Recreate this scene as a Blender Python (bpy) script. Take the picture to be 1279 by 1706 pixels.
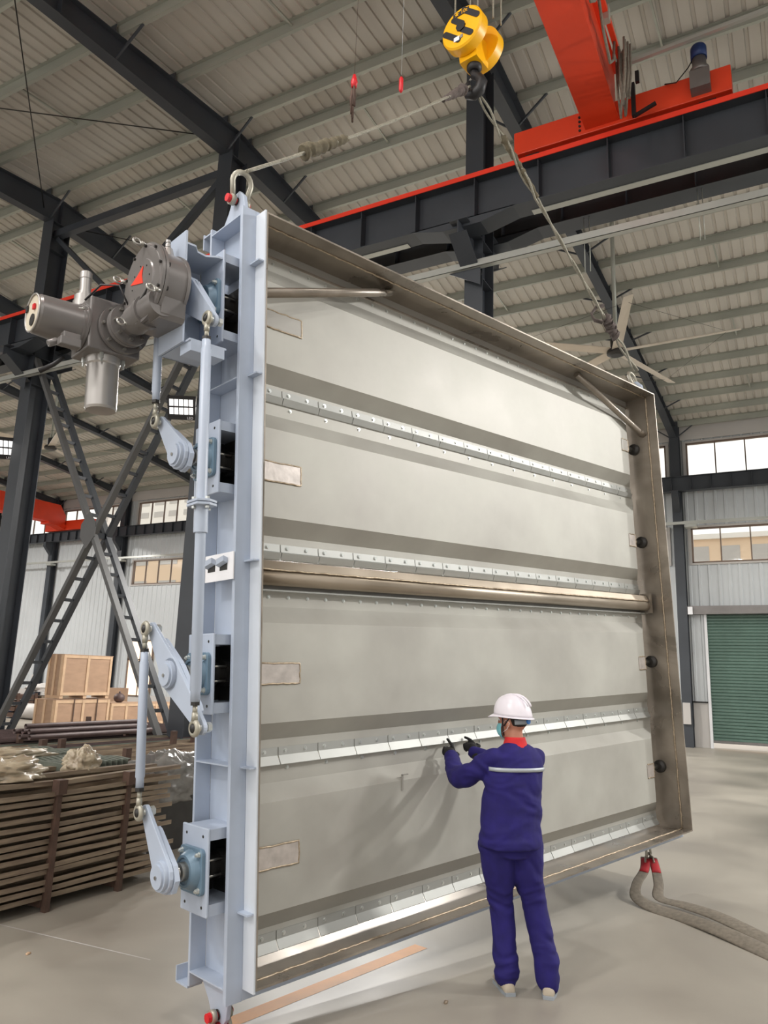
import bpy, math, random
from mathutils import Vector, Matrix
random.seed(7)
for o in list(bpy.data.objects): bpy.data.objects.remove(o)
SC = bpy.context.scene
COL = SC.collection
PI = math.pi

# ------------------------------------------------------------------ camera
CAMM = Matrix(((0.8773815, 0.0731308, 0.4741873, 0.0), (0.4786825, -0.2006382, -0.8547558, 0.0), (0.0326312, 0.976932, -0.2110427, 1.86), (0, 0, 0, 1)))
cd = bpy.data.cameras.new('camera'); cam = bpy.data.objects.new('camera', cd); COL.objects.link(cam)
cd.sensor_fit = 'VERTICAL'; cd.sensor_height = 36.0; cd.lens = 36.0*1264.4/1706.0
cd.clip_start = 0.05; cd.clip_end = 500
cam.matrix_world = CAMM
SC.camera = cam

# ------------------------------------------------------------------ world, lights, exposure
w = bpy.data.worlds.new('world'); SC.world = w; w.use_nodes = True
bg = w.node_tree.nodes['Background']
bg.inputs[0].default_value = (1.0, 0.97, 0.93, 1); bg.inputs[1].default_value = 1.5
SC.view_settings.view_transform = 'Standard'; SC.view_settings.look = 'None'
SC.view_settings.gamma = 1.0; SC.view_settings.use_curve_mapping = False
SC.view_settings.exposure = 0.0

# ------------------------------------------------------------------ materials
def mat(name, col, rough=0.5, metal=0.0, var=0.12, scale=3.0, bump=0.0, stretch=(1, 1, 1), col2=None, detail=4.0, rvar=0.0, spec=0.5, dist=0.0):
    m = bpy.data.materials.new(name); m.use_nodes = True
    nt = m.node_tree; N = nt.nodes; L = nt.links
    b = N['Principled BSDF']
    b.inputs['Roughness'].default_value = rough; b.inputs['Metallic'].default_value = metal
    b.inputs['Specular IOR Level'].default_value = spec
    tc = N.new('ShaderNodeTexCoord'); mp = N.new('ShaderNodeMapping'); mp.inputs['Scale'].default_value = stretch
    L.new(tc.outputs['Object'], mp.inputs['Vector'])
    nz = N.new('ShaderNodeTexNoise'); nz.inputs['Scale'].default_value = scale; nz.inputs['Detail'].default_value = detail
    nz.inputs['Distortion'].default_value = dist
    L.new(mp.outputs[0], nz.inputs['Vector'])
    cr = N.new('ShaderNodeValToRGB'); cr.color_ramp.elements[0].position = 0.3; cr.color_ramp.elements[1].position = 0.7
    c2 = col2 if col2 else tuple(min(1, c*(1+var)) for c in col)
    c1 = col if col2 else tuple(c*(1-var) for c in col)
    cr.color_ramp.elements[0].color = (*c1, 1); cr.color_ramp.elements[1].color = (*c2, 1)
    L.new(nz.outputs['Fac'], cr.inputs[0]); L.new(cr.outputs[0], b.inputs['Base Color'])
    if rvar:
        mr = N.new('ShaderNodeMapRange'); mr.inputs[3].default_value = max(0.02, rough-rvar); mr.inputs[4].default_value = min(1, rough+rvar)
        mr.inputs[1].default_value = 0.3; mr.inputs[2].default_value = 0.7
        L.new(nz.outputs['Fac'], mr.inputs[0]); L.new(mr.outputs[0], b.inputs['Roughness'])
    if bump:
        bp = N.new('ShaderNodeBump'); bp.inputs['Strength'].default_value = bump; bp.inputs['Distance'].default_value = 0.01
        L.new(nz.outputs['Fac'], bp.inputs['Height']); L.new(bp.outputs[0], b.inputs['Normal'])
    return m

def srgb(r, g, b):
    f = lambda c: (c/255/12.92) if c/255 <= 0.04045 else ((c/255+0.055)/1.055)**2.4
    return (f(r), f(g), f(b))

M = {}
M['floor'] = mat('painted_concrete', srgb(130, 123, 114), 0.42, 0, 0, 0.45, 0.0, (1, 1, 1), srgb(168, 162, 150), 8, 0.12, 0.4, 0.5)
M['roof'] = mat('roof_sheet', srgb(192, 187, 178), 0.5, 0.1, 0.10, 0.4, 0, (4, .6, 1))
M['purlin'] = mat('galvanised_purlin', srgb(168, 170, 160), 0.42, 0.35, 0.12, 2.0, 0, (.3, 1, 1))
M['wall'] = mat('wall_sheet', srgb(196, 200, 202), 0.42, 0.15, 0.05, 0.6)
M['wallband'] = mat('wall_band_paint', srgb(190, 186, 182), 0.6, 0, 0.05, 0.6)
M['dark'] = mat('dark_steel_paint', srgb(58, 62, 68), 0.45, 0, 0.14, 1.2, 0)
M['darkbrace'] = mat('dark_brace_paint', srgb(84, 84, 84), 0.5, 0, 0.15, 1.5)
M['orange'] = mat('orange_red_paint', srgb(226, 66, 32), 0.42, 0, 0.10, 1.5)
M['rail'] = mat('red_rail_paint', srgb(238, 62, 40), 0.4, 0, 0.06, 2)
M['yellow'] = mat('yellow_paint', srgb(250, 184, 10), 0.38, 0, 0.04, 3)
M['blackp'] = mat('black_paint', srgb(28, 26, 28), 0.5, 0, 0.1, 6)
M['white'] = mat('white_paint', srgb(235, 235, 238), 0.4, 0, 0.02, 6)
M['blue'] = mat('blue_grey_paint', srgb(173, 183, 199), 0.36, 0, 0.045, 5, 0.02)
M['palepaint'] = mat('pale_blue_white_paint', srgb(208, 214, 222), 0.34, 0, 0.02, 5)
M['bluesteel'] = mat('bearing_grey_blue', srgb(104, 128, 146), 0.35, 0.1, 0.10, 8, 0.05)
M['actgrey'] = mat('actuator_grey_metallic', srgb(122, 118, 116), 0.33, 0.35, 0.06, 6, 0.02)
M['actlight'] = mat('light_metallic_grey', srgb(176, 172, 168), 0.3, 0.6, 0.05, 6)
M['steel'] = mat('machined_steel', srgb(170, 168, 162), 0.28, 0.85, 0.12, 10)
M['darksteel'] = mat('dark_oily_steel', srgb(48, 46, 44), 0.45, 0.3, 0.2, 8)
M['zinc'] = mat('zinc_bolt', srgb(205, 208, 205), 0.3, 0.7, 0.1, 10)
M['ss'] = mat('stainless_blade', srgb(164, 161, 154), 0.5, 0.18, 0, 1.8, 0.0, (1, 1, 1), srgb(186, 185, 177), 5, 0.06)
M['ssflange'] = mat('stainless_band', srgb(166, 163, 157), 0.42, 0.3, 0.05, 4, 0.0, (.4, 2, 1))
M['duct'] = mat('stained_duct_steel', srgb(122, 114, 104), 0.34, 0.55, 0, 1.8, 0.02, (1.2, 1.2, 1), srgb(168, 158, 146), 6, 0.12, 0.5, 1.0)
M['seal'] = mat('bright_seal_strip', srgb(168, 169, 165), 0.45, 0.3, 0.05, 5)
M['weld'] = mat('weld_bead', srgb(176, 160, 138), 0.4, 0.6, 0.25, 40, 0.3)
M['patch'] = mat('welded_patch', srgb(196, 188, 182), 0.35, 0.4, 0.16, 14, 0.15)
M['tube'] = mat('heat_tinted_tube', srgb(150, 138, 122), 0.36, 0.6, 0, 2.5, 0.02, (.6, 1, 1), srgb(176, 164, 148), 5, 0.08)
M['green'] = mat('green_shutter', srgb(88, 112, 102), 0.5, 0, 0.08, 1.0)
M['ply'] = mat('plywood', srgb(164, 134, 110), 0.65, 0, 0.10, 2.5, 0.02, (1, 1, 3))
M['batten'] = mat('pine_batten', srgb(196, 166, 136), 0.65, 0, 0.10, 4, 0.02)
M['rust'] = mat('brown_rack_steel', srgb(84, 64, 54), 0.7, 0.1, 0.25, 9, 0.1)
M['bar'] = mat('weathered_steel_bar', srgb(104, 88, 76), 0.5, 0.3, 0, 5, 0.03, (1, .5, 4), srgb(168, 152, 130), 6, 0.1)
M['bar2'] = mat('purple_brown_steel', srgb(88, 72, 70), 0.55, 0.2, 0.25, 5, 0.03)
M['bar3'] = mat('grey_green_steel', srgb(108, 114, 104), 0.5, 0.3, 0.18, 5, 0.03)
M['plastic'] = mat('crumpled_film', srgb(196, 184, 160), 0.3, 0, 0, 6, 0.3, (1, 1, 1), srgb(150, 134, 112))
M['webbing'] = mat('webbing_sling', srgb(120, 112, 100), 0.8, 0, 0.2, 30, 0.2)
M['rope'] = mat('wire_rope', srgb(150, 146, 132), 0.6, 0.3, 0.3, 60, 0.3, (1, 1, 3))
M['redweb'] = mat('red_webbing', srgb(172, 36, 44), 0.75, 0, 0.1, 20)
M['shackle'] = mat('galvanised_shackle', srgb(168, 164, 150), 0.4, 0.4, 0.1, 14)
M['redpin'] = mat('red_pin', srgb(206, 30, 40), 0.4, 0, 0.06, 10)
M['cloth'] = mat('blue_workwear', srgb(29, 20, 96), 0.85, 0, 0.16, 14, 0.25)
M['skin'] = mat('skin', srgb(190, 132, 108), 0.55, 0, 0.06, 12)
M['hair'] = mat('black_hair', srgb(30, 24, 22), 0.7, 0, 0.1, 40)
M['glove'] = mat('black_glove', srgb(26, 25, 26), 0.8, 0, 0.15, 30, 0.2)
M['mask'] = mat('mask_blue', srgb(120, 186, 194), 0.8, 0, 0.05, 20)
M['helmet'] = mat('white_helmet', srgb(238, 232, 240), 0.28, 0, 0.01, 4)
M['reflect'] = mat('reflective_tape', srgb(176, 182, 188), 0.4, 0.2, 0.04, 20)
M['collar'] = mat('red_collar', srgb(206, 40, 44), 0.8, 0, 0.08, 16)
M['shoe'] = mat('beige_shoe', srgb(176, 164, 146), 0.7, 0, 0.1, 12)
M['strap'] = mat('grey_strap', srgb(150, 156, 162), 0.6, 0, 0.05, 12)
M['bluek'] = mat('blue_plastic', srgb(44, 120, 200), 0.4, 0, 0.04, 8)
M['floorline'] = mat('yellow_floor_line', srgb(226, 146, 36), 0.5, 0, 0.12, 4)
M['fan'] = mat('fan_blade', srgb(206, 194, 178), 0.4, 0.2, 0.05, 3)
M['facade'] = mat('facade_render', srgb(232, 206, 178), 0.8, 0, 0.06, 0.3)
M['facade2'] = mat('facade_pale', srgb(236, 232, 226), 0.8, 0, 0.04, 0.3)
M['winframe'] = mat('brown_window_frame', srgb(118, 100, 88), 0.5, 0.1, 0.08, 3)
M['ground'] = mat('outside_ground', srgb(205, 196, 186), 0.8, 0, 0.06, 0.3)
M['dial'] = mat('cream_dial', srgb(206, 196, 176), 0.4, 0, 0.04, 8)
M['motorblue'] = mat('blue_motor', srgb(30, 56, 110), 0.4, 0.1, 0.1, 10)
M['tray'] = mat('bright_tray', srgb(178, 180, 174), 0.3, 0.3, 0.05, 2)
def glass():
    m = bpy.data.materials.new('window_glass'); m.use_nodes = True; nt = m.node_tree; N = nt.nodes; L = nt.links
    for n in list(N):
        if n.type == 'BSDF_PRINCIPLED': N.remove(n)
    t = N.new('ShaderNodeBsdfTransparent'); t.inputs[0].default_value = (.93, .94, .93, 1)
    g = N.new('ShaderNodeBsdfGlossy'); g.inputs['Roughness'].default_value = 0.05
    x = N.new('ShaderNodeMixShader'); x.inputs[0].default_value = 0.07
    L.new(t.outputs[0], x.inputs[1]); L.new(g.outputs[0], x.inputs[2]); L.new(x.outputs[0], N['Material Output'].inputs[0])
    return m
M['glass'] = glass()
def emis(name, col, s):
    m = bpy.data.materials.new(name); m.use_nodes = True; b = m.node_tree.nodes['Principled BSDF']
    b.inputs['Emission Color'].default_value = (*col, 1); b.inputs['Emission Strength'].default_value = s
    return m
M['led'] = emis('led_panel', (1, 0.98, 0.95), 1.2)

# ------------------------------------------------------------------ mesh builder
def basis(d, up=None):
    d = Vector(d).normalized()
    up = Vector(up) if up else (Vector((0, 0, 1)) if abs(d.z) < 0.95 else Vector((1, 0, 0)))
    x = up.cross(d)
    if x.length < 1e-6: x = Vector((1, 0, 0)).cross(d)
    x.normalize(); y = d.cross(x).normalized()
    return x, y, d

class MB:
    def __init__(s): s.v = []; s.f = []; s.sm = []
    def add(s, vs, fs, smooth=False):
        n = len(s.v); s.v += [tuple(v) for v in vs]; s.f += [tuple(i+n for i in f) for f in fs]; s.sm += [smooth]*len(fs); return s
    def box(s, lo, hi, rot=None):
        x0, y0, z0 = lo; x1, y1, z1 = hi
        vs = [(x0, y0, z0), (x1, y0, z0), (x1, y1, z0), (x0, y1, z0), (x0, y0, z1), (x1, y0, z1), (x1, y1, z1), (x0, y1, z1)]
        if rot: vs = [rot @ Vector(v) for v in vs]
        return s.add(vs, [(0, 3, 2, 1), (4, 5, 6, 7), (0, 1, 5, 4), (1, 2, 6, 5), (2, 3, 7, 6), (3, 0, 4, 7)])
    def bar(s, a, b, wd, ht, up=None):        # rectangular bar a->b, wd across, ht along up
        a = Vector(a); b = Vector(b); x, y, d = basis(b-a, up)
        vs = []
        for p in (a, b):
            for sx, sy in ((-1, -1), (1, -1), (1, 1), (-1, 1)): vs.append(p + x*sx*wd/2 + y*sy*ht/2)
        return s.add(vs, [(0, 3, 2, 1), (4, 5, 6, 7), (0, 1, 5, 4), (1, 2, 6, 5), (2, 3, 7, 6), (3, 0, 4, 7)])
    def lathe(s, a, d, prof, n=24, up=None, caps=True, smooth=True):   # prof: (dist along d, radius)
        a = Vector(a); x, y, d = basis(d, up); vs = []
        for t, r in prof:
            for i in range(n):
                an = 2*PI*i/n; vs.append(a + d*t + x*math.cos(an)*r + y*math.sin(an)*r)
        k = len(prof); base = len(s.v); s.v += [tuple(v) for v in vs]
        for j in range(k-1):
            for i in range(n):
                s.f.append((base+j*n+i, base+j*n+(i+1) % n, base+(j+1)*n+(i+1) % n, base+(j+1)*n+i)); s.sm.append(smooth)
        if caps:
            s.f.append(tuple(base+i for i in range(n))[::-1]); s.sm.append(False)
            s.f.append(tuple(base+(k-1)*n+i for i in range(n))); s.sm.append(False)
        return s
    def cyl(s, a, b, r, n=20, r2=None):
        a = Vector(a); b = Vector(b); L = (b-a).length
        return s.lathe(a, b-a, [(0, r), (L, r if r2 is None else r2)], n)
    def stepped(s, a, d, prof, n=28, up=None):      # sharp-edged turned part: doubles every ring so shading stays crisp
        a = Vector(a)
        for (t0, r0), (t1, r1) in zip(prof, prof[1:]):
            x, y, dd = basis(d, up)
            if abs(t1-t0) < 1e-9 and abs(r1-r0) < 1e-9: continue
            s.lathe(a, d, [(t0, r0), (t1, r1)], n, up, caps=False)
        x, y, dd = basis(d, up)
        for t, r, fl in ((prof[0][0], prof[0][1], True), (prof[-1][0], prof[-1][1], False)):
            if r > 1e-6:
                vs = [a + dd*t + x*math.cos(2*PI*i/n)*r + y*math.sin(2*PI*i/n)*r for i in range(n)]
                f = tuple(range(n)); s.add(vs, [f[::-1] if fl else f])
        return s
    def tube(s, pts, r, n=8, caps=True, flat=None, up=None):      # flat=(w,h) gives an oval/ribbon section
        pts = [Vector(p) for p in pts]; rs = r if isinstance(r, (list, tuple)) else [r]*len(pts)
        d0 = (pts[1]-pts[0]).normalized(); x, y, _ = basis(d0, up); vs = []
        for i, p in enumerate(pts):
            if i == 0: d = pts[1]-pts[0]
            elif i == len(pts)-1: d = pts[-1]-pts[-2]
            else: d = (pts[i+1]-pts[i]).normalized()+(pts[i]-pts[i-1]).normalized()
            d.normalize(); x = (x-d*x.dot(d)).normalized(); y = d.cross(x)
            for k in range(n):
                a = 2*PI*k/n
                if flat: vs.append(p + x*math.cos(a)*flat[0]*rs[i] + y*math.sin(a)*flat[1]*rs[i])
                else: vs.append(p + x*math.cos(a)*rs[i] + y*math.sin(a)*rs[i])
        m = len(pts); base = len(s.v); s.v += [tuple(v) for v in vs]
        for j in range(m-1):
            for i in range(n):
                s.f.append((base+j*n+i, base+j*n+(i+1) % n, base+(j+1)*n+(i+1) % n, base+(j+1)*n+i)); s.sm.append(True)
        if caps:
            s.f.append(tuple(base+i for i in range(n))[::-1]); s.sm.append(False)
            s.f.append(tuple(base+(m-1)*n+i for i in range(n))); s.sm.append(False)
        return s
    def prism(s, poly, o, ax, ay, az, t, smooth=False):    # poly in (ax,ay) about o, extruded t along az
        o = Vector(o); ax = Vector(ax); ay = Vector(ay); az = Vector(az); n = len(poly)
        vs = [o+ax*p[0]+ay*p[1] for p in poly]+[o+ax*p[0]+ay*p[1]+az*t for p in poly]
        fs = [tuple(range(n))[::-1], tuple(range(n, 2*n))]+[(i, (i+1) % n, n+(i+1) % n, n+i) for i in range(n)]
        return s.add(vs, fs)
    def torus(s, c, ax, R, r, n=24, m=8, a0=0, a1=2*PI, up=None):
        c = Vector(c); x, y, d = basis(ax, up); full = abs(a1-a0-2*PI) < 1e-6
        pts = [c+x*math.cos(a0+(a1-a0)*i/n)*R+y*math.sin(a0+(a1-a0)*i/n)*R for i in range(n+1)]
        return s.tube(pts, r, m, caps=not full)
    def nut(s, a, d, r, h, n=6): return s.lathe(a, d, [(0, r), (h, r)], n, smooth=False)
    def sphere(s, c, rx, ry=None, rz=None, n=16, m=10):
        ry = ry or rx; rz = rz or rx; vs = []; fs = []
        for j in range(m+1):
            th = PI*j/m
            for i in range(n):
                ph = 2*PI*i/n; vs.append((c[0]+rx*math.sin(th)*math.cos(ph), c[1]+ry*math.sin(th)*math.sin(ph), c[2]+rz*math.cos(th)))
        for j in range(m):
            for i in range(n): fs.append((j*n+i, (j+1)*n+i, (j+1)*n+(i+1) % n, j*n+(i+1) % n))
        return s.add(vs, fs, True)
    def mesh(s, name, m=None):
        me = bpy.data.meshes.new(name); me.from_pydata(s.v, [], s.f); me.polygons.foreach_set('use_smooth', s.sm)
        if m: me.materials.append(m)
        me.validate(); me.update(); return me
    def build(s, name, m, parent=None, label=None):
        o = bpy.data.objects.new(name, s.mesh(name, m)); COL.objects.link(o)
        if parent: o.parent = parent
        if label: o['label'] = label
        return o

def tag(o, label=None, cat=None, group=None, kind=None):
    if label: o['label'] = label
    if cat: o['category'] = cat
    if group: o['group'] = group
    if kind: o['kind'] = kind
    return o
def empty(name, loc=(0, 0, 0), rot=None):
    o = bpy.data.objects.new(name, None); COL.objects.link(o); o.empty_display_size = 0.1
    if rot is not None: o.matrix_world = Matrix.Translation(Vector(loc)) @ rot.to_4x4()
    else: o.location = loc
    return o
def inst(name, me, parent, loc=(0, 0, 0), rz=0, scale=None):
    o = bpy.data.objects.new(name, me); COL.objects.link(o); o.parent = parent; o.location = loc
    if rz: o.rotation_euler = (0, 0, rz)
    if scale: o.scale = scale
    return o
def bevel(o, wd, seg=2):
    b = o.modifiers.new('bevel', 'BEVEL'); b.width = wd; b.segments = seg; b.limit_method = 'ANGLE'; b.angle_limit = math.radians(40); return o
def text_mesh(txt, size, depth, m, name='lettering', parent=None):
    c = bpy.data.curves.new(name, 'FONT'); c.body = txt; c.size = size; c.extrude = depth; c.align_x = 'CENTER'; c.align_y = 'CENTER'
    t = bpy.data.objects.new('tmp', c); COL.objects.link(t)
    me = bpy.data.meshes.new_from_object(t.evaluated_get(bpy.context.evaluated_depsgraph_get()))
    bpy.data.objects.remove(t); me.materials.clear(); me.materials.append(m)
    o = bpy.data.objects.new(name, me); COL.objects.link(o)
    if parent: o.parent = parent
    return o

# ------------------------------------------------------------------ hall geometry
YC = 10.0; YW = 26.5
def hx(X, Y): return X + 0.0364*(Y-YC)           # frame lines run a touch off square to the walls
FRAMES = [6.34, 1.17, -4.0, -9.2, -14.35, -19.5, -24.7, -29.9, -35.0, -40.2]
WC = [X+.6 for X in sorted(FRAMES)]
XMIN, XMAX = -50.0, 9.0
def deckz(Y): return 12.5-0.115*(Y-YC) if Y >= YC else 12.5-0.08*(YC-Y)
# ------------------------------------------------------------------ floor, ground
o = MB().box((XMIN, -14, -0.3), (XMAX+3, YW+0.3, 0)).build('floor', M['floor']); tag(o, kind='structure')
o = MB().box((-90, YW+0.3, -0.45), (50, 95, -0.15)).build('ground', M['ground']); tag(o, kind='structure')
ln = MB(); d = Vector((0.20, 0.98, 0)).normalized(); nrm = Vector((d.y, -d.x, 0)); a = Vector((-3.02, 2.98, 0.001))
ln.add([a-nrm*.055, a+nrm*.055, a+d*2.4+nrm*.055, a+d*2.4-nrm*.055], [(0, 1, 2, 3)])
o = ln.build('trim_1', M['floorline']); tag(o, kind='structure', label='yellow line painted on the floor below the damper')
ln = MB(); a = Vector((-6.2, 3.92, 0.001)); b = Vector((-3.9, 4.09, 0.001)); q = (b-a).normalized(); nrm = Vector((q.y, -q.x, 0))
ln.add([a-nrm*.006, a+nrm*.006, b+nrm*.006, b-nrm*.006], [(0, 1, 2, 3)])
o = ln.build('trim_2', M['wallband']); tag(o, kind='structure')

# ------------------------------------------------------------------ ceiling: ribbed deck, rafters, purlins
PITCH = 0.24
def deck():
    b = MB(); xs = []
    x = XMIN
    while x < XMAX:
        xs += [(x, 0.0), (x+PITCH-.075, 0.0), (x+PITCH-.06, -0.028), (x+PITCH-.015, -0.028)]; x += PITCH
    xs.append((x, 0.0)); ys = [-7.0, 1.5, YC, 18, YW+0.4]; n = len(xs)
    vs = [(px, y, deckz(y)-dz) for y in ys for px, dz in xs]
    fs = [(j*n+i, j*n+i+1, (j+1)*n+i+1, (j+1)*n+i) for j in range(len(ys)-1) for i in range(n-1)]
    b.add(vs, fs)
    return b
ceil = deck().build('ceiling', M['roof']); tag(ceil, kind='structure')
# upper skin so daylight does not leak through the ribs
sk = MB()
for y0, y1 in ((-7.0, YC), (YC, YW+0.5)):
    sk.add([(XMIN, y0, deckz(y0)+.04), (XMAX+.2, y0, deckz(y0)+.04), (XMAX+.2, y1, deckz(y1)+.04), (XMIN, y1, deckz(y1)+.04),
            (XMIN, y0, deckz(y0)+.12), (XMAX+.2, y0, deckz(y0)+.12), (XMAX+.2, y1, deckz(y1)+.12), (XMIN, y1, deckz(y1)+.12)],
           [(0, 3, 2, 1), (4, 5, 6, 7), (0, 1, 5, 4), (1, 2, 6, 5), (2, 3, 7, 6), (3, 0, 4, 7)])
sk.build('roof_outer_skin', M['roof'], ceil)
def purlin_mesh():
    b = MB(); L = XMAX-XMIN-.4
    b.box((0, -.004, -.19), (L, .004, 0)); b.box((0, 0, -.19), (L, .062, -.183)); b.box((0, -.062, -.008), (L, 0, 0)); b.box((0, .056, -.183), (L, .062, -.168))
    return b.mesh('purlin', M['purlin'])
pm = purlin_mesh()
PY_FAR = [10.42+1.06*i for i in range(15)]+[26.2]
PY_NEAR = [9.72, 8.35, 7.05, 5.75, 4.4, 3.0, 1.6, .2, -1.2, -2.6, -4.0, -5.4, -6.8]
for y in PY_FAR+PY_NEAR: inst('purlin', pm, ceil, (XMIN+.2, y, deckz(y)-.001))
# sag rods / short spacers between purlins at mid bay
sp = MB()
for k in range(len(FRAMES)-1):
    xm = (FRAMES[k]+FRAMES[k+1])/2
    ys = sorted(PY_FAR+PY_NEAR)
    for j in range(0, len(ys)-1, 1):
        if j % 3 == 1: sp.bar((hx(xm, ys[j]), ys[j], deckz(ys[j])-.10), (hx(xm, ys[j+1]), ys[j+1], deckz(ys[j+1])-.10), .035, .035)
o = sp.build('sag_rod', M['purlin'], ceil); o['kind'] = 'stuff'
# wire braces in the near bay roof
wr = MB()
def wire(p, q, r=.011): wr.cyl(p, q, r, 6)
for (xa, xb) in ((-14.35, -9.2), (-9.2, -14.35)):
    wire((hx(xa, 5.2), 5.2, 11.75), (hx(xb, 9.6), 9.6, 11.95))
wire((-9.4, 10.4, 11.9), (-14.2, 15.0, 11.35)); wire((-14.4, 10.4, 11.9), (-9.0, 15.0, 11.35))
o = wr.build('brace_wire', M['darksteel'], ceil); o['kind'] = 'stuff'

def rafter(X):
    b = MB()
    # (Y, bottom z)
    st = [(-6.6, 10.6), (1.5, 11.3), (6.0, 11.55), (YC, 11.72), (15.2, 11.40), (20.0, 10.98), (24.2, 10.42), (YW-.05, 9.98)]
    for (y0, b0), (y1, b1) in zip(st, st[1:]):
        t0 = deckz(y0)-.2; t1 = deckz(y1)-.2; x0 = hx(X, y0); x1 = hx(X, y1)
        def quad(w0, zb0, zt0, zb1, zt1):
            b.add([(x0-w0, y0, zb0), (x0+w0, y0, zb0), (x0+w0, y0, zt0), (x0-w0, y0, zt0), (x1-w0, y1, zb1), (x1+w0, y1, zb1), (x1+w0, y1, zt1), (x1-w0, y1, zt1)],
                  [(0, 1, 2, 3), (7, 6, 5, 4), (0, 4, 5, 1), (1, 5, 6, 2), (2, 6, 7, 3), (3, 7, 4, 0)])
        quad(.006, b0, t0, b1, t1); quad(.11, b0-.014, b0, b1-.014, b1); quad(.11, t0, t0+.014, t1, t1+.014)
        for y, zb, zt in ((y0, b0, t0),): b.box((hx(X, y)-.11, y-.006, zb), (hx(X, y)+.11, y+.006, zt))
    for y in PY_FAR+PY_NEAR: b.box((hx(X, y)-.09, y-.07, deckz(y)-.2), (hx(X, y)+.09, y-.063, deckz(y)-.03))
    return b
def rbot(y):
    st = [(-6.6, 10.6), (1.5, 11.3), (6.0, 11.55), (YC, 11.72), (15.2, 11.40), (20.0, 10.98), (24.2, 10.42), (YW-.05, 9.98)]
    for (y0, b0), (y1, b1) in zip(st, st[1:]):
        if y0 <= y <= y1: return b0+(b1-b0)*(y-y0)/(y1-y0)
    return 10
for X in FRAMES[:-1]:
    r = rafter(X).build('rafter', M['dark'], ceil)
    ys = [y for i, y in enumerate(sorted(PY_FAR+PY_NEAR)) if y > 2 and i % 2 == 0]
    for y in ys:
        for sgn in ((1, -1) if X > -5 else (1,)):
            fb = MB().bar((hx(X, y)+sgn*.07, y, rbot(y)+.02), (hx(X, y)+sgn*.62, y+.03, deckz(y)-.17), .035, .035)
            fb.build('fly_brace', M['dark'], r)

# ------------------------------------------------------------------ columns of the middle row
def hcol(x, y0, y1, z0, z1, wd, tf=.014, tw=.01):
    b = MB(); b.box((x-wd/2, y0, z0), (x+wd/2, y0+tf, z1)); b.box((x-wd/2, y1-tf, z0), (x+wd/2, y1, z1)); b.box((x-tw/2, y0+tf, z0), (x+tw/2, y1-tf, z1)); return b
labels = {6.34: 'dark steel H column right of the frame edge', 1.17: 'dark steel H column beyond the right edge of the picture', -4.0: 'dark steel H column rising behind the damper under the red crane rail',
          -9.2: 'dark steel H column behind the left end of the damper', -14.35: 'dark steel H column at the far left carrying a floodlight'}
for X in (-4.0, -9.2, -14.35):
    t = empty('steel_column', (X, YC, 0)); tag(t, labels[X], 'column')
    yA, yB = (-.25, .22)
    b = hcol(0, yA, yB, 0, 11.73, .29 if X > -5 else .34)
    b.build('column_shaft', M['dark'], t)
    MB().box((-.24, yA-.12, 0), (.24, yB+.12, .03)).build('base_plate', M['dark'], t)
    cb = MB()
    for sg in (-1, 1):       # corbels under both runway beams
        y0 = yA if sg < 0 else yB; y1 = y0+sg*.62
        zt = 8.42 if sg < 0 else 8.72
        cb.prism([(y0, zt-.62), (y0, zt), (y1, zt), (y1, zt-.22)] if sg < 0 else [(y0, zt), (y0, zt-.62), (y1, zt-.22), (y1, zt)], (-.006, 0, 0), (0, 1, 0), (0, 0, 1), (1, 0, 0), .012)
        cb.box((-.14, min(y0, y1), zt-.012), (.14, max(y0, y1), zt)); cb.bar((0, y0, zt-.62), (0, y1, zt-.22), .28, .014)
    cb.build('corbel', M['dark'], t)
    st = MB()
    for z in (8.42, 9.2, 7.78, 11.0): 
        for s in (-1, 1): st.box((.005 if s > 0 else -.13, yA+.014, z-.006), (.13 if s > 0 else -.005, yB-.014, z+.006))
    st.build('web_stiffener', M['dark'], t)

# ------------------------------------------------------------------ crane runway beams
def runway(y, zb, zt, x0, x1, label, rail, step=.97, wd=.34, haunch=True):
    t = empty('crane_runway_beam', (0, y, zb)); tag(t, label, 'beam')
    h = zt-zb; b = MB()
    b.box((x0, -.006, 0), (x1, .006, h)); b.box((x0, -wd/2, h-.016), (x1, wd/2, h)); b.box((x0, -wd/2, -.014), (x1, wd/2, 0)); b.build('beam_body', M['dark'], t)
    s = MB().box((-.006, -wd/2+.02, 0), (.006, -.006, h-.016)).mesh('stiffener', M['dark'])
    x = x0+.3
    while x < x1: inst('stiffener', s, t, (x, 0, 0)); x += step
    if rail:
        for xa, xb in ((-8.2, -5.0), (-3.0, .2), (-13.3, -10.2)): MB().box((xa, .05, -.026), (xb, .16, -.016)).build('conduit_strip', M['tray'], t)  # pale strip along the underside of the bottom flange, between haunches
    if haunch:
        hb = MB()
        for X in (1.17, -4.0, -9.2, -14.35):
            if x0 < X < x1: hb.prism([(X-.85, 0), (X-.3, -.13), (X+.3, -.13), (X+.85, 0)], (0, -wd/2, 0), (1, 0, 0), (0, 0, 1), (0, 1, 0), wd)
        if hb.v: hb.build('haunch', M['dark'], t)
    if rail:
        r = MB(); r.box((x0, -.075, h), (x1, .075, h+.02)); r.box((x0, -.012, h+.02), (x1, .012, h+.07)); r.box((x0, -.035, h+.07), (x1, .035, h+.105)); r.build('crane_rail', rail, t)
        c = MB()
        x = x0+.5
        while x < x1: c.box((x-.03, -.11, h+.02), (x+.03, -.075, h+.05)); x += 2.15
        c.build('rail_clip', M['darksteel'], t)
        # painted front edge of the top flange
        MB().box((x0, -wd/2-.012, h-.03), (x1, -wd/2, h+.045)).build('red_edge_rail', M['rail'], t, 'bright red edge bar')
    return t
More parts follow.
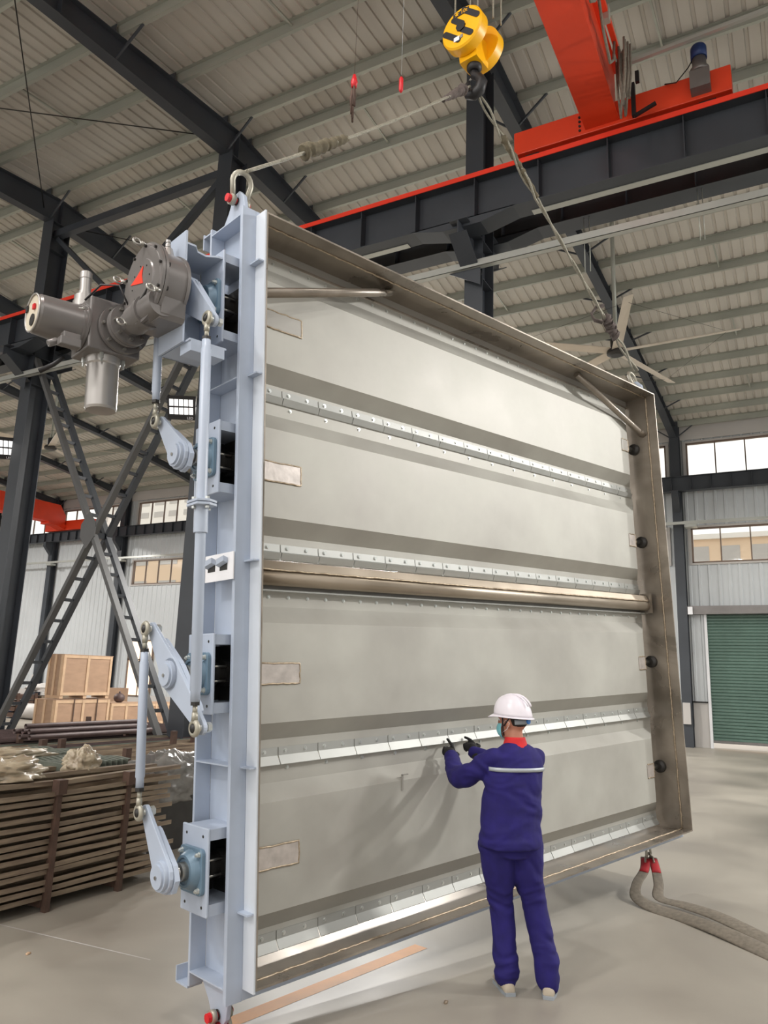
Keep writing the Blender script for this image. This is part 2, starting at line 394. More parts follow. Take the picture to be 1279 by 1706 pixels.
runway(9.44, 8.50, 9.16, -40, XMAX, 'dark crane runway beam with red rail crossing behind the hook', M['rail'])
runway(10.6, 8.82, 9.42, -40, XMAX, 'dark crane runway beam behind and below the red railed beam', None)
runway(25.95, 8.14, 8.62, XMIN, XMAX, 'dark crane runway beam along the windowed back wall', None, .6, .26, False)

t = empty('hanging_wires', (-1.6, 10.5, 8.4)); tag(t, 'thin wires hanging below the dark runway beams to the tray at right', 'wire')
for x, z0, z1 in ((-.9, .41, -.5), (-.82, .41, -.5), (.72, .41, -.4), (.78, .41, -.4)): MB().cyl((x, 0, z0), (x, 0, z1), .007, 6).build('wire', M['purlin'], t)
# trays along the column row and the back wall
t = empty('cable_tray', (0, 9.62, 7.86)); tag(t, 'bright galvanised cable tray crossing in front of the middle columns', 'tray')
b = MB(); b.box((-40, -.05, 0), (XMAX, .05, .008)); b.box((-40, -.05, 0), (XMAX, -.045, .11)); b.box((-40, .045, 0), (XMAX, .05, .11)); b.build('tray_channel', M['tray'], t)
for X in (-4.0, -9.2, -14.35): MB().prism([(0, 0), (.5, 0), (0, -.28)], (X+.16, .0, 0), (-1, 0, 0), (0, 0, 1), (0, 1, 0), .01).build('tray_bracket', M['dark'], t)
t = empty('cable_tray', (0, 25.75, 6.98)); tag(t, 'thin white cable tray running along the back wall between the windows', 'tray')
MB().box((XMIN, -.04, 0), (XMAX, .04, .09)).build('tray_channel', M['tray'], t)
for X in WC: MB().box((X+.25, -.02, -.1), (X+.61, .3, 0)).build('tray_bracket', M['tray'], t)

# ------------------------------------------------------------------ struts and laced X bracing between the two left columns
t = empty('eave_strut', (-11.8, YC, 11.45)); tag(t, 'dark tie beam joining the tops of the two left columns', 'beam')
MB().bar((-14.3, YC-.05, 11.42), (-9.25, YC-.05, 11.42), .16, .16).build('strut_tube', M['dark'], t).matrix_parent_inverse = Matrix.Translation((11.8, -YC, -11.45))
t2 = empty('knee_brace', (-11.0, YC, 10)); tag(t2, 'dark diagonal brace rising to the top of the second column', 'brace')
k = MB(); k.bar((-9.4, YC-.05, 11.3), (-12.0, YC-.05, 9.2), .13, .13); k.bar((-14.2, YC-.05, 11.3), (-11.9, YC-.05, 9.2), .10, .10)
k.build('brace_tube', M['dark'], t2).matrix_parent_inverse = Matrix.Translation((11.0, -YC, -10))
def laced(p, q, label):
    p = Vector(p); q = Vector(q); t = empty('laced_brace', p); tag(t, label, 'brace')
    inv = Matrix.Translation(-p)
    for s, m in ((-.17, M['darkbrace']), (.17, M['dark'])):
        o = MB().bar(p+Vector((0, s, 0)), q+Vector((0, s, 0)), .075 if s < 0 else .075, .13, (0, 1, 0)).build('chord', m, t); o.matrix_parent_inverse = inv
    n = 20; L = q-p
    for i in range(1, n):
        c = p+L*(i/n)
        o = MB().bar(c+Vector((0, -.17, 0)), c+Vector((0, .17, 0)), .05, .06).build('lacing_bar', M['dark'], t); o.matrix_parent_inverse = inv
laced((-14.2, YC, 8.35), (-9.4, YC, .35), 'laced steel brace sloping down to the right, crossing behind the other')
laced((-9.5, YC, 8.3), (-14.1, YC, .3), 'laced steel brace sloping down to the left, with a black rear chord')
g = MB().prism([(0, -.36), (.2, -.12), (.2, .12), (0, .36), (-.2, .12), (-.2, -.12)], (-11.87, YC-.225, 4.40), (1, 0, 0), (0, 0, 1), (0, -1, 0), .02).build('gusset_plate', M['darkbrace']); tag(g, 'steel gusset plate where the two laced braces cross', 'plate')

# ------------------------------------------------------------------ back wall with window openings
UW = (8.70, 9.90); LW = (5.80, 6.98)
def ribwall(b, x0, x1, z0, z1, y=YW, pitch=.3):
    xs = [];  x = x0
    while x < x1-.001:
        e = min(x+pitch, x1); xs += [(x, 0), (x+(e-x)*.62, 0), (x+(e-x)*.70, -.03), (x+(e-x)*.92, -.03)]; x = e
    xs.append((x1, 0)); n = len(xs)
    vs = [(px, y+dy, z) for z in (z0, z1) for px, dy in xs]; b.add(vs, [(i, i+1, n+i+1, n+i) for i in range(n-1)])
    b.add([(x0, y+.08, z0), (x1, y+.08, z0), (x1, y+.08, z1), (x0, y+.08, z1), (x0, y, z0), (x1, y, z0), (x1, y, z1), (x0, y, z1)], [(3, 2, 1, 0), (0, 1, 5, 4), (1, 2, 6, 5), (2, 3, 7, 6), (3, 0, 4, 7)])
wb = MB(); band = MB()

edges = [XMIN]+WC+[XMAX]
DX0, DX1, DZ = -2.78, 2.2, 4.12
wins = []
for i in range(len(edges)-1):
    a, c = edges[i], edges[i+1]
    up = (a+.32, c-.32); lowb = None
    if -30 < a < -29 or -25 < a < -23 or a >= -10: lowb = ((a+.70 if a < -20 else a+.35), c-.4)
    if a >= 6: lowb = None
    if -30 < a < -29: up = (a+.70, c-.32)
    if i == 0: up = None
    # column strips either side, bands between
    segs = [(0, UW[0], None)]
    door = (c > DX0 and a < DX1)
    def strip(z0, z1, hole):
        if z1-z0 < .01: return
        if hole is None: ribwall(wb, a, c, z0, z1)
        else:
            h0, h1 = max(hole[0], a), min(hole[1], c)
            if h0 > a: ribwall(wb, a, h0, z0, z1)
            if h1 < c: ribwall(wb, h1, c, z0, z1)
    strip(0, DZ, (DX0, DX1) if door else None)
    strip(DZ, LW[0], None); strip(LW[0], LW[1], lowb); strip(LW[1], UW[0], None); strip(UW[0], UW[1], up); strip(UW[1], 11.1, None)
    if lowb: wins.append((lowb, LW))
    if up: wins.append((up, UW))
wall = wb.build('wall_back', M['wall']); tag(wall, kind='structure')
bb = MB()
for i in range(len(edges)-1):
    a, c = edges[i], edges[i+1]
    bb.box((a+.02, YW-.06, 10.02), (c-.02, YW-.03, 10.72))
bb.build('eave_band', M['wallband'], wall)
b = MB(); b.box((XMIN, YW-.07, 0), (DX0-.35, YW-.035, .62)); b.build('wall_skirting', M['wallband'], wall)
for X in WC:
    b = hcol(X, YW-.40, YW-.08, 0, 10.6, .30); b.build('wall_column', M['dark'], wall)
    cb = MB(); cb.prism([(YW-.4, 7.45), (YW-.4, 8.12), (YW-.82, 8.12), (YW-.82, 7.9)], (X-.1, 0, 0), (0, 1, 0), (0, 0, 1), (1, 0, 0), .2)
    cb.build('wall_corbel', M['dark'], wall)
    MB().box((X-.11, YW-.5, .7), (X+.11, YW-.4, 1.35)).build('switch_box', M['wallband'], wall)
n = 0
for (x0, x1), (z0, z1) in wins:
    n += 1
    if x0 < -41: continue
    t = empty('window_%d' % n, (x0, YW, z0)); tag(t, kind='structure')
    Wd = x1-x0; Hh = z1-z0; k = max(1, round(Wd/.9)); fr = MB()
    for (p, q) in (((0, 0), (Wd, .05)), ((0, Hh-.05), (Wd, Hh)), ((0, 0), (.05, Hh)), ((Wd-.05, 0), (Wd, Hh))): fr.box((p[0], -.05, p[1]), (q[0], .06, q[1]))
    fr.build('window_frame', M['winframe'], t)
    for j in range(1, k): MB().box((Wd*j/k-.018, -.03, .05), (Wd*j/k+.018, .04, Hh-.05)).build('mullion', M['winframe'], t)
    for j in range(k): MB().box((Wd*j/k+.018, .0, .05), (Wd*(j+1)/k-.018, .006, Hh-.05)).build('window_pane', M['glass'], t)
    rv = MB(); rv.box((-.10, -.07, -.06), (Wd+.1, -.035, 0)); rv.box((-.10, -.07, Hh), (Wd+.1, -.035, Hh+.06)); rv.box((-.10, -.07, 0), (0, -.035, Hh)); rv.box((Wd, -.07, 0), (Wd+.1, -.035, Hh)); rv.build('window_trim', M['wallband'], t)
# tall door window with its warm light set as emission beside column, left
t = empty('door_2', (-28.3, YW-.05, .55)); tag(t, kind='structure')
b = MB()
for (p, q) in (((0, 0), (1.6, .06)), ((0, 2.55), (1.6, 2.61)), ((0, 1.65), (1.6, 1.72)), ((0, 0), (.07, 2.6)), ((1.53, 0), (1.6, 2.6)), ((.78, 0), (.82, 2.6))): b.box((p[0], -.06, p[1]), (q[0], 0, q[1]))
b.build('door_frame', M['winframe'], t)
MB().box((.07, -.03, .06), (1.53, -.02, 2.55)).build('door_pane', emis('sunlit_frosted_pane', srgb(255, 206, 150), .9), t)
# roller shutter
t = empty('door_1', (DX0, YW+.02, 0)); tag(t, kind='structure')
b = MB(); n = 40; prof = []
for j in range(n):
    z = .22+(DZ-.22)*j/n; dz = (DZ-.22)/n
    prof += [(z, 0), (z+dz*.25, -.028), (z+dz*.72, -.028), (z+dz, 0)]
vs = [(x, y, z) for x in (0, DX1-DX0) for z, y in prof]; m_ = len(prof)
b.add(vs, [(i+1, i, m_+i, m_+i+1) for i in range(m_-1)])
b.build('shutter_curtain', M['green'], t)
b = MB(); b.box((-.02, -.10, 0), (.06, .03, DZ)); b.build('shutter_guide', M['white'], t)
MB().box((-.5, -.34, DZ), (DX1-DX0+.2, -.04, DZ+.26)).build('shutter_box', M['actgrey'], t)
MB().box((0, -.05, .16), (DX1-DX0, .01, .24)).build('bottom_rail', M['actgrey'], t)
MB().box((-.46, -.08, 0), (-.02, -.02, 1.35)).build('lower_panel', M['wallband'], wall).matrix_world = Matrix.Translation((DX0, YW+.02, 0))
MB().cyl((-.6, -.16, 1.38), (-.02, -.16, 1.38), .022, 8).build('latch_bar', M['darksteel'], wall).matrix_world = Matrix.Translation((DX0, YW+.02, 0))
t = MB().box((-.07, 0, 0), (.07, .08, .24)).build('control_box', M['white']); t.location = (-3.15, YW-.48, 4.1); tag(t, 'small white control box on the wall column beside the green shutter', 'box')

# left end wall of the hall
wl = MB(); wl.box((XMIN-.1, -7, 0), (XMIN, YW, 11)); o = wl.build('wall_left', M['wall']); tag(o, kind='structure')

wr_ = MB(); wr_.box((XMAX, -7, 0), (XMAX+.1, YW, 11)); o = wr_.build('wall_right', M['wall']); tag(o, kind='structure')
# ------------------------------------------------------------------ buildings seen through the windows
def building(x, y, wx, wy, h, m, label, cols, rows, win=True):
    t = empty('neighbour_building', (x, y, -.15)); tag(t, label, 'building')
    MB().box((0, 0, 0), (wx, wy, h)).build('building_wall', m, t)
    MB().box((-.2, -.25, h), (wx+.2, wy, h+.3)).build('parapet', M['facade2'], t)
    wm = MB().box((0, -.04, 0), (wx/cols*.62, .0, h/rows*.45)).mesh('facade_window', M['wallband'])
    if win:
        for i in range(cols):
            for j in range(rows): inst('facade_window', wm, t, (wx*(i+.2)/cols, 0, h*(j+.35)/rows))
building(-6.2, 50, 5.2, 8, 10.9, M['facade'], 'pale pinkish building seen through the lower right windows', 3, 5)
building(-56, 45, 16, 8, 11.8, M['facade'], 'beige building seen through the lower left windows', 5, 5)
building(-74, 62, 18, 8, 34, M['facade2'], 'tall white apartment building seen through the upper left windows', 8, 24)

# ------------------------------------------------------------------ overhead cranes
t = empty('bridge_crane', (-1.9, 9.44, 9.27)); tag(t, 'orange red overhead crane above the right end of the damper', 'crane')
b = MB(); b.box((-1.3, -.13, .05), (1.6, .13, .42)); bevel(b.build('end_carriage', M['orange'], t), .01)
for x in (-1.05, 1.3):
    MB().lathe((x, -.06, .13), (0, 1, 0), [(0, .13), (.02, .13), (.02, .11), (.1, .11), (.1, .13), (.12, .13)], 20).build('crane_wheel', M['darksteel'], t)
gb = MB(); y0, y1 = -15.5, -.05      # box girder running toward the camera side
gb.prism([(-.10, 0), (.24, 0), (.24, .8), (-.10, .8)], (-.10, y1, .12), (1, 0, 0), (0, 0, 1), (0, -1, 0), 15.4)
gb.box((-.26, y0, .105), (.20, y1, .125)); gb.box((-.26, y0, .92), (.20, y1, .94)); gb.build('box_girder', M['orange'], t)
for i in range(4): MB().nut((-.34, -.135, .12+.07*i), (0, -1, 0), .018, .015).build('carriage_bolt', M['darksteel'], t)
b = MB(); b.box((.30, -7, .55), (.36, -.4, .61)); b.build('festoon_rail', M['orange'], t)
cab = MB()
random.seed(3)
for i in range(9):
    y = -.5-.05*i; x = .33+random.uniform(-.05, .08); dz = random.uniform(.55, 1.0)
    cab.tube([(x, y, .55), (x+.02, y-.06, .55-dz*.6), (x+.05, y-.1, .55-dz), (x+.09, y-.14, .55-dz*.6), (x+.1, y-.18, .5)], .016, 6)
for i in range(5):
    y = -1.0-.95*i
    cab.tube([(.33, y, .55), (.34, y-.15, .15), (.35, y-.4, -.1), (.34, y-.7, .12), (.33, y-.95, .55)], .018, 6)
cab.build('festoon_cable', M['webbing'], t)
for i in range(6): MB().box((.29, -.55-.95*i, .46), (.37, -.45-.95*i, .66)).build('cable_trolley', M['purlin'], t)
b = MB(); b.lathe((1.24, -.2, .36), (0, 0, 1), [(0, .12), (.06, .12), (.08, .09), (.22, .085)], 20); b.build('gear_motor_base', M['actgrey'], t)
b = MB(); b.lathe((1.24, -.2, .58), (0, 0, 1), [(0, .10), (.16, .10), (.19, .085), (.2, .05)], 20); b.build('travel_motor', M['motorblue'], t, 'dark blue travel motor')
b = MB(); b.box((1.12, -.3, .10), (1.36, -.13, .36)); b.build('gearbox', M['actgrey'], t)
b = MB(); b.bar((.42, -.3, -.05), (.42, -.3, .45), .07, .05); b.bar((.42, -.3, -.05), (.7, -.3, .05), .04, .04); b.bar((.36, -.3, .45), (.36, -.3, .62), .05, .05); b.bar((.48, -.3, .45), (.48, -.3, .62), .05, .05); b.build('current_collector', M['blackp'], t)
MB().tube([(.8, -.14, .42), (.95, -.2, .34), (1.1, -.2, .5), (1.2, -.2, .66)], .008, 6).build('motor_lead', M['darksteel'], t)
MB().bar((.36, -.5, .62), (3.6, -.5, .78), .05, .05).build('conductor_arm', M['tray'], t)
# the trolley over the hook, above the frame
b = MB(); b.box((-.75, -4.4, .98), (.35, -3.3, 1.2)); b.lathe((-.45, -4.3, 1.4), (0, 1, 0), [(0, .2), (.9, .2)], 20); b.build('hoist_trolley', M['yellow'], t)

t = empty('bridge_crane', (-33.0, 25.9, 8.64)); tag(t, 'red orange overhead crane in the far bay at the left', 'crane')
bevel(MB().box((-1.6, -.15, .03), (1.9, .15, .52)).build('end_carriage', M['orange'], t), .01)
b = MB(); b.prism([(-.12, .05), (-1.0, .30), (-1.0, 1.25), (-.5, 1.25), (-.12, .75)], (-.6, -.1, 0), (0, 1, 0), (0, 0, 1), (1, 0, 0), .6)
b.box((-.6, -15.0, .30), (0, -1.1, 1.25)); b.build('box_girder', M['orange'], t)
MB().box((-.6, -1.2, .18), (.02, -.1, .3)).build('girder_foot', M['orange'], t)

# ------------------------------------------------------------------ ceiling fans
def fan(loc, rz, R_, label, top):
    t = empty('ceiling_fan', loc); t.rotation_euler = (0, 0, rz); tag(t, label, 'fan', 'large ceiling fans')
    MB().stepped((0, 0, -.08), (0, 0, 1), [(0, .10), (.03, .17), (.1, .17), (.12, .1), (.34, .1), (.34, .05), (.36, .04)], 20).build('hub', M['darksteel'], t)
    MB().cyl((0, 0, .2), (0, 0, top), .04, 12).build('down_rod', M['purlin'], t)
    bl = MB(); bl.add([(.14, -.09, .0), (.14, .10, .04), (R_, .085, .05), (R_, -.075, .0), (.14, -.09, -.012), (.14, .10, .028), (R_, .085, .035), (R_, -.075, -.014)],
                      [(0, 1, 2, 3)[::-1], (4, 5, 6, 7), (0, 3, 7, 4), (1, 5, 6, 2), (2, 6, 7, 3), (0, 4, 5, 1)])
    me = bl.mesh('fan_blade', M['fan'])
    for k in range(5): inst('fan_blade', me, t, (0, 0, 0), 2*PI*k/5)
    wr = MB()
    for k in range(5):
        a = 2*PI*k/5; b_ = 2*PI*(k+1)/5
        wr.cyl((R_*.9*math.cos(a), R_*.9*math.sin(a), .02), (R_*.9*math.cos(b_), R_*.9*math.sin(b_), .02), .003, 4)
    wr.build('guy_wire', M['darksteel'], t)
    return t
fan((-2.74, 13.78, 8.0), math.radians(-1), 2.15, 'large five-blade ceiling fan above the right end of the damper', 3.9)
fan((-18.7, 13.75, 8.0), math.radians(-30), 2.0, 'large five-blade ceiling fan at left beside the lattice braced column', 3.9)

HBL = ['behind the camera at left, first row', 'straight above the camera', 'right of the camera, first row', 'right of the camera over the floor', 'behind the camera at left, second row', 'behind the camera, second row', 'behind the camera at right, second row',
       'in the far bay behind the damper, middle', 'in the far bay behind the damper, nearest the columns', 'in the far bay beyond the right edge, nearer', 'in the far bay beyond the right edge, by the back wall', 'in the far bay behind the damper, by the back wall', 'in the far bay beyond the left edge', 'in the far bay at the far left end']
# added fill lamps under the roof, all out of the camera's sight
def fill_highbay(x, y, z, power, label):
    t = empty('high_bay_lamp', (x, y, z)); tag(t, label, 'lamp')
    MB().stepped((0, 0, 0), (0, 0, 1), [(0, .24), (.05, .24), (.09, .12), (.22, .1)], 24).build('lamp_housing', M['actgrey'], t)
    MB().cyl((0, 0, -.012), (0, 0, -.002), .21, 24).build('led_panel', M['led'], t)
    MB().cyl((0, 0, .2), (0, 0, deckz(y)-z+.0), .012, 8).build('suspension', M['darksteel'], t)
    ld = bpy.data.lights.new('bay_lamp', 'AREA'); ld.shape = 'DISK'; ld.size = .42; ld.energy = power; ld.color = (1, .97, .93)
    lo = bpy.data.objects.new('bay_lamp', ld); COL.objects.link(lo); lo.parent = t; lo.location = (0, 0, -.03)
for i, (x, y, *zz) in enumerate(((-9.5, .5), (-3.5, .5), (2.5, .5), (4.5, 3.0), (-9.5, -4.5), (-3.5, -4.5), (3, -4.5), (-14, 20, 9.0), (-9.3, 16.2, 8.3), (7, 15, 8.5), (7, 22, 8.5), (-12, 23, 8.3), (-28, 14, 9.6), (-36, 17, 9.6))):
    fill_highbay(x, y, zz[0] if zz else 10.6, (1500 if x < -20 else 800) if zz else (120 if x > 1 else 220), 'high-bay lamp %s' % HBL[i])

# ------------------------------------------------------------------ LED floodlights (left two unlit, last one added as fill)
def flood(loc, aim, label, power, size=.34, cat='floodlight'):
    t = empty('floodlight', loc, basis(Vector(aim)-Vector(loc))and Matrix(basis(Vector(aim)-Vector(loc))).transposed()); tag(t, label, cat)
    w, h = size/2, size*.36
    MB().box((-w, -h, -.06), (w, h, 0)).build('housing', M['blackp'], t)
    fr = MB(); fr.box((-w, -h, 0), (w, -h+.015, .02)); fr.box((-w, h-.015, 0), (w, h, .02)); fr.box((-w, -h, 0), (-w+.015, h, .02)); fr.box((w-.015, -h, 0), (w, h, .02)); fr.build('bezel', M['blackp'], t)
    for i in range(5):
        for j in range(2): MB().box((-w+.03+i*(2*w-.06)/5, -h+.03+j*(h-.03), 0), (-w+.03+(i+.8)*(2*w-.06)/5, -h+.03+(j+.8)*(h-.03), .008)).build('led_panel', M['led'], t)
    if not power: tl = text_mesh('LED', size*.13, .001, M['white'], 'lettering', t); tl.matrix_local = Matrix.Translation((w*.6, -h-.035, .012)); MB().box((-w, -h-.07, -.05), (w, -h+.002, .01)).build('lower_lip', M['blackp'], t)
    MB().tube([(-w-.01, 0, -.03), (-w-.02, 0, -.12), (0, 0, -.2), (w+.02, 0, -.12), (w+.01, 0, -.03)], .012, 6).build('bracket', M['darksteel'], t)
    if power:
        ld = bpy.data.lights.new('flood_lamp', 'AREA'); ld.shape = 'RECTANGLE'; ld.size = size; ld.size_y = size*.7; ld.energy = power; ld.color = (1, .98, .95); ld.spread = math.radians(150)
        lo = bpy.data.objects.new('flood_lamp', ld); COL.objects.link(lo); lo.parent = t; lo.matrix_local = Matrix.Translation((0, 0, .04)) @ Matrix.Rotation(PI, 4, 'X')
    return t
flood((-14.75, 9.66, 6.38), (-8, 2, 1), 'LED floodlight on the far left column', 0, .55)
flood((-9.6, 9.62, 6.52), (-5, 2, 2), 'LED floodlight partly hidden behind the grey link rod', 0, .5)
flood((5.9, 9.55, 7.6), (-2.2, 5.5, 1.6), 'LED floodlight on the column beyond the right edge of the picture', 340, .8)
flood((-5.5, -4.5, 9.0), (-3.5, 4.0, 2.0), 'LED floodlight high behind the camera to the left', 160, .6)
# ------------------------------------------------------------------ the louvre damper, in its own frame: u across, v up, w out of the face
PO = Vector((-2.5947877, 3.4959186, 0.26))
PQ = Matrix(((0.3035830, -0.0331859, 0.9522269), (0.9515661, -0.0403880, -0.3047799), (0.0485729, 0.9986328, 0.0193175)))
PW, PH = 5.0, 4.408
def toW(u, v, w_): return PO + PQ @ Vector((u, v, w_))
D = empty('louvre_damper', PO, PQ)
tag(D, 'huge stainless louvre damper in a blue grey steel frame, hanging upright', 'damper')
DP = 0.47
# duct walls: stainless inside, painted outside
def wallplate(name, lo, hi, m, parent=D): return MB().box(lo, hi).build(name, m, parent)
t_ = .008
FT_ = .048
wallplate('duct_wall', (0, 0, -DP), (t_, PH, 0), M['duct'])
wallplate('duct_wall', (PW-t_, 0, -DP), (PW, PH, 0), M['duct'])
wallplate('duct_wall', (t_, PH-t_, -DP), (PW-t_, PH, 0), M['duct'])
wallplate('duct_wall', (t_, 0, -DP), (PW-t_, t_, 0), M['duct'])
FW = .112; W1, W2 = -.105, -.47
fo = .012
MB().box((-fo, -fo, W1), (0, PH+fo, -.004)).build('side_lip', M['palepaint'], D)
pb = MB()
pb.box((-fo, -fo, -DP), (0, PH+fo, W1)); pb.box((PW, -fo, -DP), (PW+fo, PH+fo, -.03)); pb.box((0, PH, -DP), (PW, PH+fo, -.03)); pb.box((0, -fo, -DP), (PW, 0, -.03))
o = pb.build('outer_skin', M['blue'], D)
for w0, nm in ((W1, 'front_flange'), (W2, 'rear_flange')):
    th = .028 if w0 == W1 else .02
    for lo, hi in (((-FW, -.07, w0-th), (-fo, PH+FT_, w0)), ((PW+fo, -FT_, w0-th), (PW+FW, PH+FT_, w0)), ((-fo, PH+fo, w0-th), (PW+fo, PH+FT_, w0)), ((-fo, -FT_-.02, w0-th), (PW+fo, -fo, w0))):
        bevel(wallplate(nm, lo, hi, M['blue']), .003, 2)
for v in (.0, 1.10, 2.215, 3.325, PH-.008):
    for u0, u1 in ((-FW, -fo), (PW+fo, PW+FW)):
        wallplate('web_stiffener', (u0, v, W2), (u1, v+.008, W1-.028), M['blue'])
for v in (.36, 1.09, 2.22, 3.34, 4.07):
    MB().box((-.052, v, W1), (-fo, v+.009, -.012)).build('gusset_tab', M['blue'], D)
for u in (1.0, 2.0, 3.0, 4.0):
    for v0, v1 in ((-FT_, -fo), (PH+fo, PH+FT_)): wallplate('web_stiffener', (u, v0, W2), (u+.008, v1, W1-.028), M['blue'])
# weld beads round the inside and front lip
random.seed(5)
def bead(pts, r, name='weld_seam'):
    q = []
    for a, b in zip(pts, pts[1:]):
        a = Vector(a); b = Vector(b); n = max(2, int((b-a).length/.03))
        for i in range(n): q.append(a+(b-a)*i/n+Vector((random.uniform(-1, 1), random.uniform(-1, 1), random.uniform(-1, 1)))*r*.35)
    q.append(Vector(pts[-1])); MB().tube(q, r, 6).build(name, M['weld'], D)
e = t_+.003
bead([(e, PH-e, -.118), (PW-e, PH-e, -.118)], .007); bead([(PW-e, PH-e, -.10), (PW-e, e, -.10)], .008); bead([(PW-e, e, -.10), (e, e, -.09)], .008)
for lo, hi in (((t_, PH-t_-.004, -.10), (PW-t_, PH-t_, 0)), ((PW-t_-.004, t_, -.085), (PW-t_, PH-t_, 0)), ((t_, t_, -.08), (PW-t_, t_+.004, 0))):
    wallplate('lip_band', lo, hi, M['duct'])
# lifting lugs with shackle holes
def lug(pu, sgn, v0, k=1.0):
    poly = [(-.235+(p+.235)*k, q*k) for p, q in [(-.42, 0), (-.13, 0), (-.16, sgn*.16), (-.21, sgn*.215), (-.28, sgn*.205), (-.33, sgn*.11)]]
    # annulus hole suggested by a dark bushing through the plate
    b = MB().prism([(p[0], v0+p[1]) for p in poly], (pu-.014, 0, 0), (0, 0, 1), (0, 1, 0), (1, 0, 0), .028)
    o = b.build('lifting_lug', M['blue'], D); bevel(o, .004)
    MB().cyl((pu-.02, v0+sgn*.15*k, -.235), (pu+.02, v0+sgn*.15*k, -.235), .026*k, 16).build('lug_bushing', M['darksteel'], o)
lug(-.06, 1, PH); lug(-.06, -1, 0); lug(PW+.06, 1, PH); lug(PW-.45, -1, -fo, .5)
b = MB(); b.box((-.11, -.085, W2-.14), (-.02, -.075, W2-.02)); b.box((-.11, -.085, W2-.15), (-.02, .0, W2-.14)); b.box((-.03, -.085, W2-.15), (-.02, .0, W2-.02)); b.build('corner_foot', M['blue'], D)
b = MB(); b.box((-.11, PH+.02, W2-.10), (-.02, PH+.03, W2-.02)); b.box((-.11, PH-.06, W2-.11), (-.02, PH+.05, W2-.10)); b.build('corner_cap', M['blue'], D)

# blades
BL = [ # flange top, bevel start, face top, face bottom, flange bottom start, flange end
    (4.318, 4.228, 4.090, 3.520, 3.426, 3.352),
    (3.310, 3.222, 3.098, 2.530, 2.430, 2.330),
    (2.080, 1.990, 1.885, 1.302, 1.200, 1.100),
    (1.060, 0.952, 0.862, 0.272, 0.166, 0.085)]
WF, WS = -.322, -.225
U0, U1 = .02, PW-.05
rivet_me = None
def rivets(name, pts, parent, r=.0095):
    b = MB()
    for p in pts:
        b.lathe(p, (0, 0, 1), [(0, r*1.5), (.002, r*1.5)], 10, smooth=False); b.nut((p[0], p[1], p[2]+.002), (0, 0, 1), r, .006)
    o = b.build(name, M['zinc'], parent); o['kind'] = 'stuff'; return o
SEALV = []
for i, (a, b1, c, d, e1, f) in enumerate(BL):
    uL, uR = U0, U1; fL, fR = U0+.055, U1-.19
    mb = MB()
    V = [(uL, a, WF), (uR, a, WF), (uR, b1, WF), (uL, b1, WF), (fL, c, WS), (fR, c, WS), (fR, d, WS), (fL, d, WS), (uL, e1, WF), (uR-.035, e1, WF), (uL, f, WF), (uR-.035, f, WF), (uR-.035, b1-.10, WF), (uL, b1, WF)]
    F = [(0, 3, 2, 1), (3, 4, 5, 2), (4, 7, 6, 5), (7, 8, 9, 6), (8, 10, 11, 9), (5, 6, 12), (6, 9, 12), (2, 5, 12), (3, 8, 7, 4)]
    mb.add(V, F)
    bl = mb.build('blade', M['ss'], D)
    # back skin of the hollow blade
    V2 = [(x, y, 2*WF-z-.004 if z != WF else z-.004) for x, y, z in V]
    MB().add(V2, [tuple(reversed(g)) for g in F]).build('back_skin', M['ss'], bl)
    # blade end plate and pivot
    vc = (c+d)/2-.0
    vc = [3.84, 2.83, 1.597, .575][i]
    sh = MB(); sh.cyl((fR-.01, vc, -.29), (PW-t_, vc, -.29), .024, 14); sh.build('pivot_shaft', M['steel'], bl)
    bo = MB(); bo.stepped((PW-t_-.05, vc, -.27), (1, 0, 0), [(0, .035), (.015, .06), (.05, .06)], 20); bo.build('pivot_boss', M['darksteel'], D)
    # welded patches
    for (p0, p1, rr) in ((.12, .44, .060), (fR-.13, fR-.005, .062)):
        pt = MB().box((p0, vc-rr-.01, WS), (p1, vc+rr-.01, WS+.006)).build('weld_patch', M['patch'] if i else M['ssflange'], bl)
        wb_ = MB(); q = []
        for s_, t2 in (((p0, vc-rr-.01), (p1, vc-rr-.01)), ((p1, vc-rr-.01), (p1, vc+rr-.01)), ((p1, vc+rr-.01), (p0, vc+rr-.01))):
            n = 10
            for k in range(n): q.append(Vector((s_[0]+(t2[0]-s_[0])*k/n+random.uniform(-.003, .003), s_[1]+(t2[1]-s_[1])*k/n+random.uniform(-.003, .003), WS+.004)))
        wb_.tube(q, .006, 6); wb_.build('patch_weld', M['weld'], bl)
    # bolted band along the blade's upper edge
    step = .305 if i in (1, 3) else .152
    n = int((U1-U0-.1)/step); off = .10
    rivets('bolt_row', [(U0+off+step*k, a-.030, WF) for k in range(n+1)], bl, .0085)
    # sealing strips, each a separate length
    js = [U0]+[.352+.3055*k for k in range(16)]; js = [j for j in js if j < U1-.06]+[U1-.035]
    for k in range(len(js)-1):
        x0, x1 = js[k]+.0035, js[k+1]-.0035; s = MB(); lp_ = f-.045; h1 = f+.052
        w0 = WF+.003; tilt = random.uniform(-.002, .002)
        prof = [(h1, w0), (h1, w0+.003), (f+.004, w0+.004), (lp_, w0+.030+tilt), (lp_-.004, w0+.027+tilt), (f, w0)] if i > 1 else [(h1, w0), (h1, w0+.003), (f+.004, w0+.008), (f-.004, w0+.024), (lp_, w0+.008+tilt), (lp_-.004, w0+.004+tilt), (f-.01, w0)]
        s.prism([(p[1], p[0]) for p in prof], (x0, 0, 0), (0, 0, 1), (0, 1, 0), (1, 0, 0), x1-x0)
        ss = s.build('seal_strip', M['seal'], bl)
    rivets('bolt_row', [(U0+.08+.1527*k, f+.028, WF+(.005 if i > 1 else .009)) for k in range(int((U1-U0-.12)/.1527)+1)], bl, .0095)
